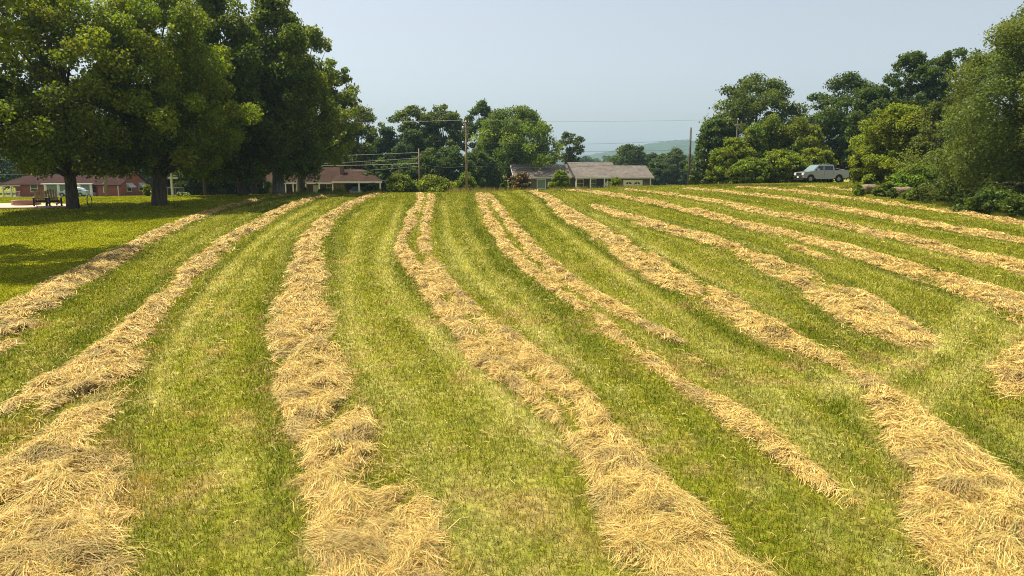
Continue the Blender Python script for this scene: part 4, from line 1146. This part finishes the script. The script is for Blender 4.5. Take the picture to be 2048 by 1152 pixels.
def car(loc, rz, label, paint, h=1.5, name='parked_car'):
    root = empty(name, loc, rz); tag(root, label, 'car')
    R = .33; wf, wr = .85, 3.5
    prof = [(.02, .4), (0, .62), (.12, .8), (1.1, .96), (3.9, 1.0), (4.4, .94), (4.45, .6), (4.4, .38)] + [(wr + .4, .34)] + arc(wr, R + .02, .4, .05, math.pi - .05) + arc(wf, R + .02, .4, .05, math.pi - .05) + [(wf - .42, .34)]
    MB().prism(prof, -.87, .87).build('body', M[paint], root, False, .03)
    vs = []; fs = []
    for (z, xa, xb, hw) in [(.95, 1.05, 4.0, .82), (1.2, 1.4, 3.85, .75), (h - .05, 1.85, 3.5, .62), (h, 2.0, 3.3, .55)]:
        vs += [(xa, -hw, z), (xb, -hw, z), (xb, hw, z), (xa, hw, z)]
    for k in range(3):
        for j in range(4): fs.append((k * 4 + j, k * 4 + (j + 1) % 4, k * 4 + 4 + (j + 1) % 4, k * 4 + 4 + j))
    fs += [(0, 1, 2, 3), (12, 13, 14, 15)]
    MB().add(vs, fs).build('cabin', M[paint], root)
    MB().add([(1.10, -.74, 1.0), (1.10, .74, 1.0), (1.375, .69, 1.2), (1.80, .58, h - .07), (1.80, -.58, h - .07), (1.375, -.69, 1.2)], [(0, 1, 2, 5), (5, 2, 3, 4)]).build('windshield', M['glass_teal'], root)
    for s in (-1, 1):
        MB().add([(1.4, s * .83, 1.0), (2.55, s * .83, 1.0), (2.55, s * .645, h - .08), (1.9, s * .645, h - .08)], [(0, 1, 2, 3)]).build('side_window', M['glass'], root)
        MB().add([(2.63, s * .83, 1.0), (3.8, s * .83, 1.0), (3.4, s * .645, h - .08), (2.63, s * .645, h - .08)], [(0, 1, 2, 3)]).build('side_window', M['glass'], root)
        MB().box(-.02, .1, s * .62 - .17, s * .62 + .17, .62, .76).build('headlight', M['lamp'], root)
        MB().box(1.5, 1.65, s * .98 - .09, s * .98 + .09, 1.0, 1.14).bar((1.57, s * .8, 1.02), (1.57, s * .92, 1.05), .05, .05).build('mirror', M[paint], root)
    MB().box(-.03, .03, -.4, .4, .5, .66).build('grille', M['dark'], root)
    MB().box(-.06, .05, -.8, .8, .36, .48).build('bumper', M['chrome'], root)
    for x in (wf, wr):
        for y in (-.74, .74): wheel(root, x, y, R, .2)
    return root


# pickup: nose towards the left and the camera
pf = at(1596, 372, 81.5); vd = math.atan2(pf.x, pf.y)
hd = math.pi - vd + math.radians(33)            # heading (direction the nose points)
pz = gz(pf.x + 2, 82.5) + .10
pk = pickup((pf.x, 81.5, pz), hd + math.pi)
c1 = at(710, 380, 108.5); c1 = at(710, 380, 110.8); car((c1.x, 110.9, gz(c1.x, 110.9)), math.radians(90 + 8), 'white fronted car with blue windshield parked under the carport', 'white', 1.65)
c2 = at(117, 396, 112); car((c2.x, 112, gz(c2.x, 112)), math.radians(12), 'pale blue car half hidden by the tree trunk before the white bay', 'blue_paint')

# ------------------------------------------------------------------ patio, fire ring, chairs, hoop, cross post
p0 = at(58, 405, 51.5)
pc = (p0.x - 2.5, 51.2)
pm = MB()
ring_o = [(pc[0] + 6.4 * math.cos(a) * 1.0, pc[1] + 1.9 * math.sin(a)) for a in np.linspace(0, 2 * math.pi, 33)[:-1]]
vs = [(x_, y_, gz(x_, y_) + .10) for x_, y_ in ring_o] + [(x_, y_, gz(x_, y_) - .3) for x_, y_ in ring_o]
k = len(ring_o)
pm.add(vs, [tuple(range(k))] + [(i, i + k, (i + 1) % k + k, (i + 1) % k) for i in range(k)])
po = pm.build('patio', M['paver']); tag(po, kind='structure')
fpx = at(52, 404, 51.9); fz = gz(fpx.x, 51.9) + .09
fr_ = MB(); n = 28
for rr0, rr1, z0, z1 in ((.62, .85, 0, .34),):
    vs = []; fs = []
    for k in range(n):
        a = 2 * math.pi * k / n
        for (r_, z_) in ((rr1, z0), (rr1 - .02, z1), (rr0, z1), (rr0, z0)): vs.append((r_ * math.cos(a) * 1.15, r_ * math.sin(a), z_))
    for k in range(n):
        for j in range(4): fs.append((k * 4 + j, k * 4 + (j + 1) % 4, ((k + 1) % n) * 4 + (j + 1) % 4, ((k + 1) % n) * 4 + j))
    fr_.add(vs, fs)
fo = fr_.build('fire_ring', M['stone']); fo.location = (fpx.x, 51.9, fz); tag(fo, 'low round stone fire ring on the patio', 'fire pit')


def adirondack(loc, rz, label):
    r = empty('patio_chair', loc, rz); tag(r, label, 'chair', 'wooden patio chairs by the fire ring')
    s = MB()
    for k in range(6): s.box(-.27, .27, -.32 + k * .1, -.235 + k * .1, .36 - k * .022, .385 - k * .022)
    s.build('seat', M['chair_dark'], r)
    b = MB()
    for k in range(5):
        x = -.25 + k * .125
        top = .93 + .16 * math.cos((k - 2) * .62)
        b.bar((x, .20, .24), (x * 1.22, .20 + (top - .24) * .36, top), .108, .022)
    b.build('backrest', M['chair_tan'], r)
    br = MB(); br.bar((-.3, .325, .5), (.3, .325, .5), .03, .07); br.bar((-.33, .45, .84), (.33, .45, .84), .03, .07); br.build('back_rail', M['chair_dark'], r)
    for sd_ in (-1, 1):
        a = MB(); a.box(sd_ * .36 - .07, sd_ * .36 + .07, -.44, .36, .56, .585); a.build('armrest', M['chair_tan'], r)
        l = MB(); l.box(sd_ * .34 - .045, sd_ * .34 + .045, -.36, -.26, 0, .56); l.build('leg', M['chair_dark'], r)
        l = MB(); l.bar((sd_ * .3, -.34, .34), (sd_ * .3, .62, .06), .03, .14); l.bar((sd_ * .34, .30, .56), (sd_ * .34, .34, .13), .03, .08); l.build('leg', M['chair_dark'], r)
    return r


for (px, lb, rz, yy) in ((82, 'tan wooden patio chair nearer the fire ring, one armrest reaching left', 62, 50.6), (108, 'tan wooden patio chair nearer the tree trunk, seen from behind', 40, 50.6)):
    c = at(px, 408, yy); adirondack((c.x, yy, gz(c.x, yy) + .11), math.radians(180 - rz - 90), lb).scale = (1.12,) * 3
hp = at(178.5, 398, 50.5); hz = gz(hp.x, 50.5)
h = MB()
pts = [(.20 * math.cos(t), .28 * math.cos(t) * .0, .50 + .45 * math.sin(t)) for t in np.linspace(0, 2 * math.pi, 37)]
h.tube(pts, .03, 8, False); h.bar((0, 0, -.1), (0, 0, .07), .04, .04)
ho = h.build('garden_hoop', M['iron'], None, True); ho.location = (hp.x, 50.5, hz); ho.rotation_euler = (0, 0, math.radians(-10)); tag(ho, 'thin black oval hoop standing on the lawn', 'hoop')
cp = at(346, 398, 62); cz_ = gz(cp.x, 62)
cr = empty('cross_post', (cp.x, 62, cz_)); tag(cr, 'white wooden cross shaped post at the lawn edge', 'post')
MB().box(-.085, .085, -.085, .085, -.3, 2.55).build('upright', M['white'], cr); MB().box(-.6, .6, -.05, .05, 1.62, 1.76).build('crossbar', M['white'], cr)
fn = empty('mesh_fence', (at(320, 398, 63).x, 63, gz(at(320, 398, 63).x, 63))); tag(fn, 'low wire mesh fence behind the thick dark trunk', 'fence')
mb = MB()
for k in range(4): mb.tube([(k * .75, 0, -.2), (k * .75, 0, .85)], .025, 6)
mb.build('fence_posts', M['metal'], fn)
mb = MB(); mb.tube([(0, 0, .83), (2.25, 0, .83)], .02, 6)
for k in range(19): mb.bar((k * .125, 0, .02), (k * .125 + .0, 0, .82), .008, .008)
for k in range(6): mb.bar((0, .004, .05 + k * .14), (2.25, .004, .05 + k * .14), .008, .008)
mb.build('mesh_panel', M['metal'], fn)

# ------------------------------------------------------------------ old round bales in the bank
for i, (px, py, Y, s, rz, lb) in enumerate([(1738, 372, 63.6, .74, 20, 'weathered brown round hay bale nearest the pickup, weeds on top'), (1803, 378, 60.0, .72, -15, 'weathered brown round hay bale in the middle of the bank'), (1868, 384, 56.3, .7, 30, 'weathered brown round hay bale closest to the huge tree')]):
    p = at(px, py, Y); z = gz(p.x, Y)
    rng = np.random.default_rng(300 + i)
    mb = MB(); nr, ns = 26, 9
    vs = []; fs = []
    for a in range(ns + 1):
        xx = (a / ns - .5) * 1.5
        for k in range(nr):
            t = 2 * math.pi * k / nr
            r_ = .66 * s * (1 - .10 * (abs(xx) / .75) ** 6) * (1 + .05 * math.sin(3 * t + i) + .05 * rng.normal())
            vs.append((xx, r_ * math.cos(t), max(-.05, .58 * s + r_ * math.sin(t) * .94)))
    for a in range(ns):
        for k in range(nr): fs.append((a * nr + k, a * nr + (k + 1) % nr, (a + 1) * nr + (k + 1) % nr, (a + 1) * nr + k))
    fs += [tuple(range(nr)), tuple(ns * nr + k for k in range(nr))[::-1]]
    o = mb.add(vs, fs).build('round_bale', M['bale'], None, True); o.location = (p.x, Y, z); o.rotation_euler = (0, 0, math.radians(rz)); tag(o, lb, 'hay bale', 'old bales in the bank')

# ------------------------------------------------------------------ utility poles and wires
def pole(label, px, pyt, Y, r, mat, name='utility_pole', arms=(), extra=None, dx=0):
    t = at(px, pyt, Y); z = gz(t.x, Y)
    o = empty(name, (t.x, Y, z)); tag(o, label, 'utility pole', 'utility poles')
    H = t.z - z
    MB().tube([(dx, 0, -.5), (dx * .5, 0, H * .5), (0, 0, H)], [r * 1.25, r, r * .78], 10).build('pole', M[mat], o, True)
    for (hz_, wd) in arms:
        a = MB().box(-wd / 2, wd / 2, -.14 - r * .5, -.02 - r * .5, H - hz_ - .06, H - hz_ + .06).build('crossarm', M['pole_dark'], o)
        for s in (-.45, 0.02, .45): MB().tube([(s * wd, -.08 - r * .5, H - hz_ + .06), (s * wd, -.08 - r * .5, H - hz_ + .25)], [.05, .035], 8).build('insulator', M['white'], a)
    if extra == 'can':
        MB().tube([(-.36, -.05, H - 1.5), (-.36, -.05, H - .8)], .19, 14).build('transformer', M['metal'], o, True)
    return o, t


P1, t1 = pole('taller wooden utility pole with transformer beside the round green tree', 932, 240, 92, .15, 'wood_pole', extra='can', arms=[(.35, .8)])
P2, t2 = pole('shorter bare wooden pole standing over the wide bright bush', 837.5, 297, 88, .10, 'wood_pole')
P3, t3 = pole('dark bare pole against the sky left of the hedge', 1382, 255, 98, .16, 'pole_dark', dx=.0)
P4, t4 = pole('brown pole between the red house bay and its gabled wing', 205, 300, 100, .24, 'wood_pole')
P5, t5 = pole('pole with white insulators half buried in the tree tops of the hedge', 1476, 236, 103, .13, 'pole_dark', arms=[(.3, 2.6)])
P6, t6 = pole('slim dark pole beside the white cross post', 358, 322, 66, .06, 'pole_dark')


def wire(label, pts, r=.022, sag=.0, mat='wire'):
    """pts: (px, py, Y) ends of the spans, hung between them with a sag in metres"""
    mb = MB(); P = [at(*p) for p in pts]; path = []
    for a, b_ in zip(P[:-1], P[1:]):
        for k in range(14):
            t = k / 14
            q = a.lerp(b_, t); q.z -= sag * 4 * t * (1 - t); path.append(q)
    path.append(P[-1])
    o = mb.tube(path, r, 5).build('power_line', M[mat]); tag(o, label, 'power line', 'overhead wires')


wire('topmost pale wire running from the left trees over the taller pole to the hedge', [(180, 250, 96), (932, 240, 92), (1476, 238, 103)], .014, .25)
wire('wire from the taller pole that crosses the sky above the blue hill', [(932, 284, 92), (1382, 279, 98)], .014, .45, 'wire_dark')
wire('second wire from the taller pole to the bare pole, crossing the blue hill', [(837.5, 305, 88), (932, 300, 92), (1382, 299, 98)], .014, .25, 'wire_dark')
wire('thick pale cable slung from the red house over the shorter pole to the taller pole', [(205, 330, 100), (837.5, 327, 88), (932, 332, 92)], .014, .3)
wire('dark cable that droops across the roof of the grey house', [(932, 332, 92), (1382, 316, 98)], .016, .65, 'wire_dark')
wire('thin wire passing just over the ridge of the grey house', [(932, 324, 92), (1382, 307, 98)], .010, .75, 'wire_dark')
wire('upper wire between the left pole and the shorter pole', [(205, 316, 100), (837.5, 305, 88)], .011, .3)
wire('wire leaving the shorter pole towards the brown house chimney', [(200, 345, 100), (837.5, 316, 88)], .010, .2)
wire('lowest wire left of the shorter pole', [(700, 342, 96), (837.5, 332, 88)], .010, .08)
wire('wire passing out of the left border in front of the dark trees', [(-60, 318, 104), (205, 316, 100)], .012, .2)
wire('lower wire out of the left border in front of the dark trees', [(-60, 348, 104), (205, 345, 100)], .012, .2)
wire('pale wire behind the pickup truck roof', [(1476, 300, 103), (1720, 345, 84)], .012, .1)

# ------------------------------------------------------------------ far wood, hills
rng = np.random.default_rng(77)
# far wood: many small trees reading as one mass
q_all = []; t_all = []
for k in range(90):
    px = rng.uniform(1140, 1420); Y = rng.uniform(520, 760)
    b0 = at(px, 340, Y); z0 = gz(b0.x, Y); top = at(px, rng.uniform(306, 318), Y).z
    q, tn, _, _ = leaf_cloud(rng, b0.x, Y, z0, top, 6.5, 6.5, 'dome', 18, 900, 1.7, (.05, .075, .022), .32)
    q_all.append(q); t_all.append(tn)
o = np_mesh('far_wood', np.concatenate(q_all).reshape(-1, 3), 4, np.concatenate(t_all), M['leaf']); tag(o, 'distant wooded plain below the blue hill', 'woods', kind='stuff')

HY = 2600.0
hp_ = [(600, 330), (900, 322), (1080, 318), (1170, 311), (1200, 306), (1222, 303), (1250, 297), (1280, 291), (1310, 286), (1340, 282), (1370, 281), (1420, 284), (1500, 292), (1620, 300), (1800, 318)]
hx = np.array([at(p[0], p[1], HY).x for p in hp_]); hz = np.array([at(p[0], p[1], HY).z for p in hp_])
gx = np.linspace(hx[0], hx[-1], 520); gy = np.linspace(HY - 700, HY + 900, 60)
GX, GY = np.meshgrid(gx, gy)
ridge = np.interp(GX, hx, hz)
fall = np.where(GY < HY, np.clip((GY - (HY - 700)) / 700, 0, 1), np.clip(((HY + 900) - GY) / 900, 0, 1))
GZ = -8 + (ridge + 8) * np.sin(fall * np.pi / 2) ** 1.1 * (.86 + .14 * fall) + 26 * (fbm(GX * .006, GY * .006, 3) - .5) * fall * (1 - fall) * 2 + 8 * (fbm(GX * .07, GY * .05, 2) - .5) * fall
me = bpy.data.meshes.new('hills')
ii = np.arange(520 * 60).reshape(60, 520)
hq = np.stack([ii[:-1, :-1], ii[:-1, 1:], ii[1:, 1:], ii[1:, :-1]], -1).reshape(-1, 4)
me.from_pydata(np.column_stack([GX.ravel(), GY.ravel(), GZ.ravel()]).tolist(), [], hq.tolist())
me.materials.append(plain('wooded_hill', (.03, .05, .02), .95, 0, .4, .02, 0, .1)); me.shade_smooth()
ho_ = bpy.data.objects.new('hills', me); COL.objects.link(ho_); tag(ho_, kind='structure')

# ------------------------------------------------------------------ haze
hm, N, L = new_mat('haze_air')
N.remove(N['Principled BSDF'])
pv = N.new('ShaderNodeVolumePrincipled'); pv.inputs['Density'].default_value = .00020; pv.inputs['Color'].default_value = (.44, .66, .84, 1); pv.inputs['Anisotropy'].default_value = .2
L.new(pv.outputs['Volume'], N['Material Output'].inputs['Volume'])
hb = MB().box(-3950, 3950, -400, 3950, -25, 190).build('haze', hm); tag(hb, 'thin summer haze in the air', 'haze', kind='stuff')

# ------------------------------------------------------------------ sky, sun, camera
SUN_EL = math.radians(65)
SUN_V = Vector((-.88, .40, 0)).normalized()
to_sun = Vector((SUN_V.x * math.cos(SUN_EL), SUN_V.y * math.cos(SUN_EL), math.sin(SUN_EL)))
wd = bpy.data.worlds.new('World'); SC.world = wd; wd.use_nodes = True
N, L = wd.node_tree.nodes, wd.node_tree.links
sk = N.new('ShaderNodeTexSky'); sk.sky_type = 'NISHITA'; sk.sun_disc = False
sk.sun_elevation = SUN_EL; sk.sun_rotation = math.atan2(SUN_V.x, SUN_V.y); sk.altitude = 300; sk.air_density = 1.0; sk.dust_density = 3.0; sk.ozone_density = 1.0
bg = N['Background']; bg.inputs['Strength'].default_value = .078
hs = N.new('ShaderNodeHueSaturation'); hs.inputs['Saturation'].default_value = .44
L.new(sk.outputs['Color'], hs.inputs['Color']); L.new(hs.outputs['Color'], bg.inputs['Color'])
sl = bpy.data.lights.new('sun', 'SUN'); sl.energy = 5.0; sl.angle = math.radians(.6); sl.color = (1, .91, .72)
so = bpy.data.objects.new('sun', sl); COL.objects.link(so); so.rotation_euler = (-to_sun).to_track_quat('-Z', 'Y').to_euler()

cam = bpy.data.cameras.new('camera'); cam.sensor_width = 36; cam.lens = FPX / 2048 * 36; cam.clip_end = 12000; cam.clip_start = .1
co = bpy.data.objects.new('camera', cam); COL.objects.link(co); co.location = (0, 0, CAMZ); co.rotation_euler = (math.pi / 2 - PITCH, 0, 0)
SC.camera = co
SC.view_settings.view_transform = 'Standard'; SC.view_settings.look = 'None'; SC.view_settings.exposure = 1.05; SC.view_settings.gamma = 1
cy_ = SC.cycles
cy_.max_bounces = 8; cy_.diffuse_bounces = 4; cy_.glossy_bounces = 2; cy_.transmission_bounces = 3; cy_.volume_bounces = 0; cy_.transparent_max_bounces = 4
cy_.use_denoising = True; cy_.denoising_prefilter = 'NONE'
cy_.filter_width = 1.05
cy_.use_adaptive_sampling = False
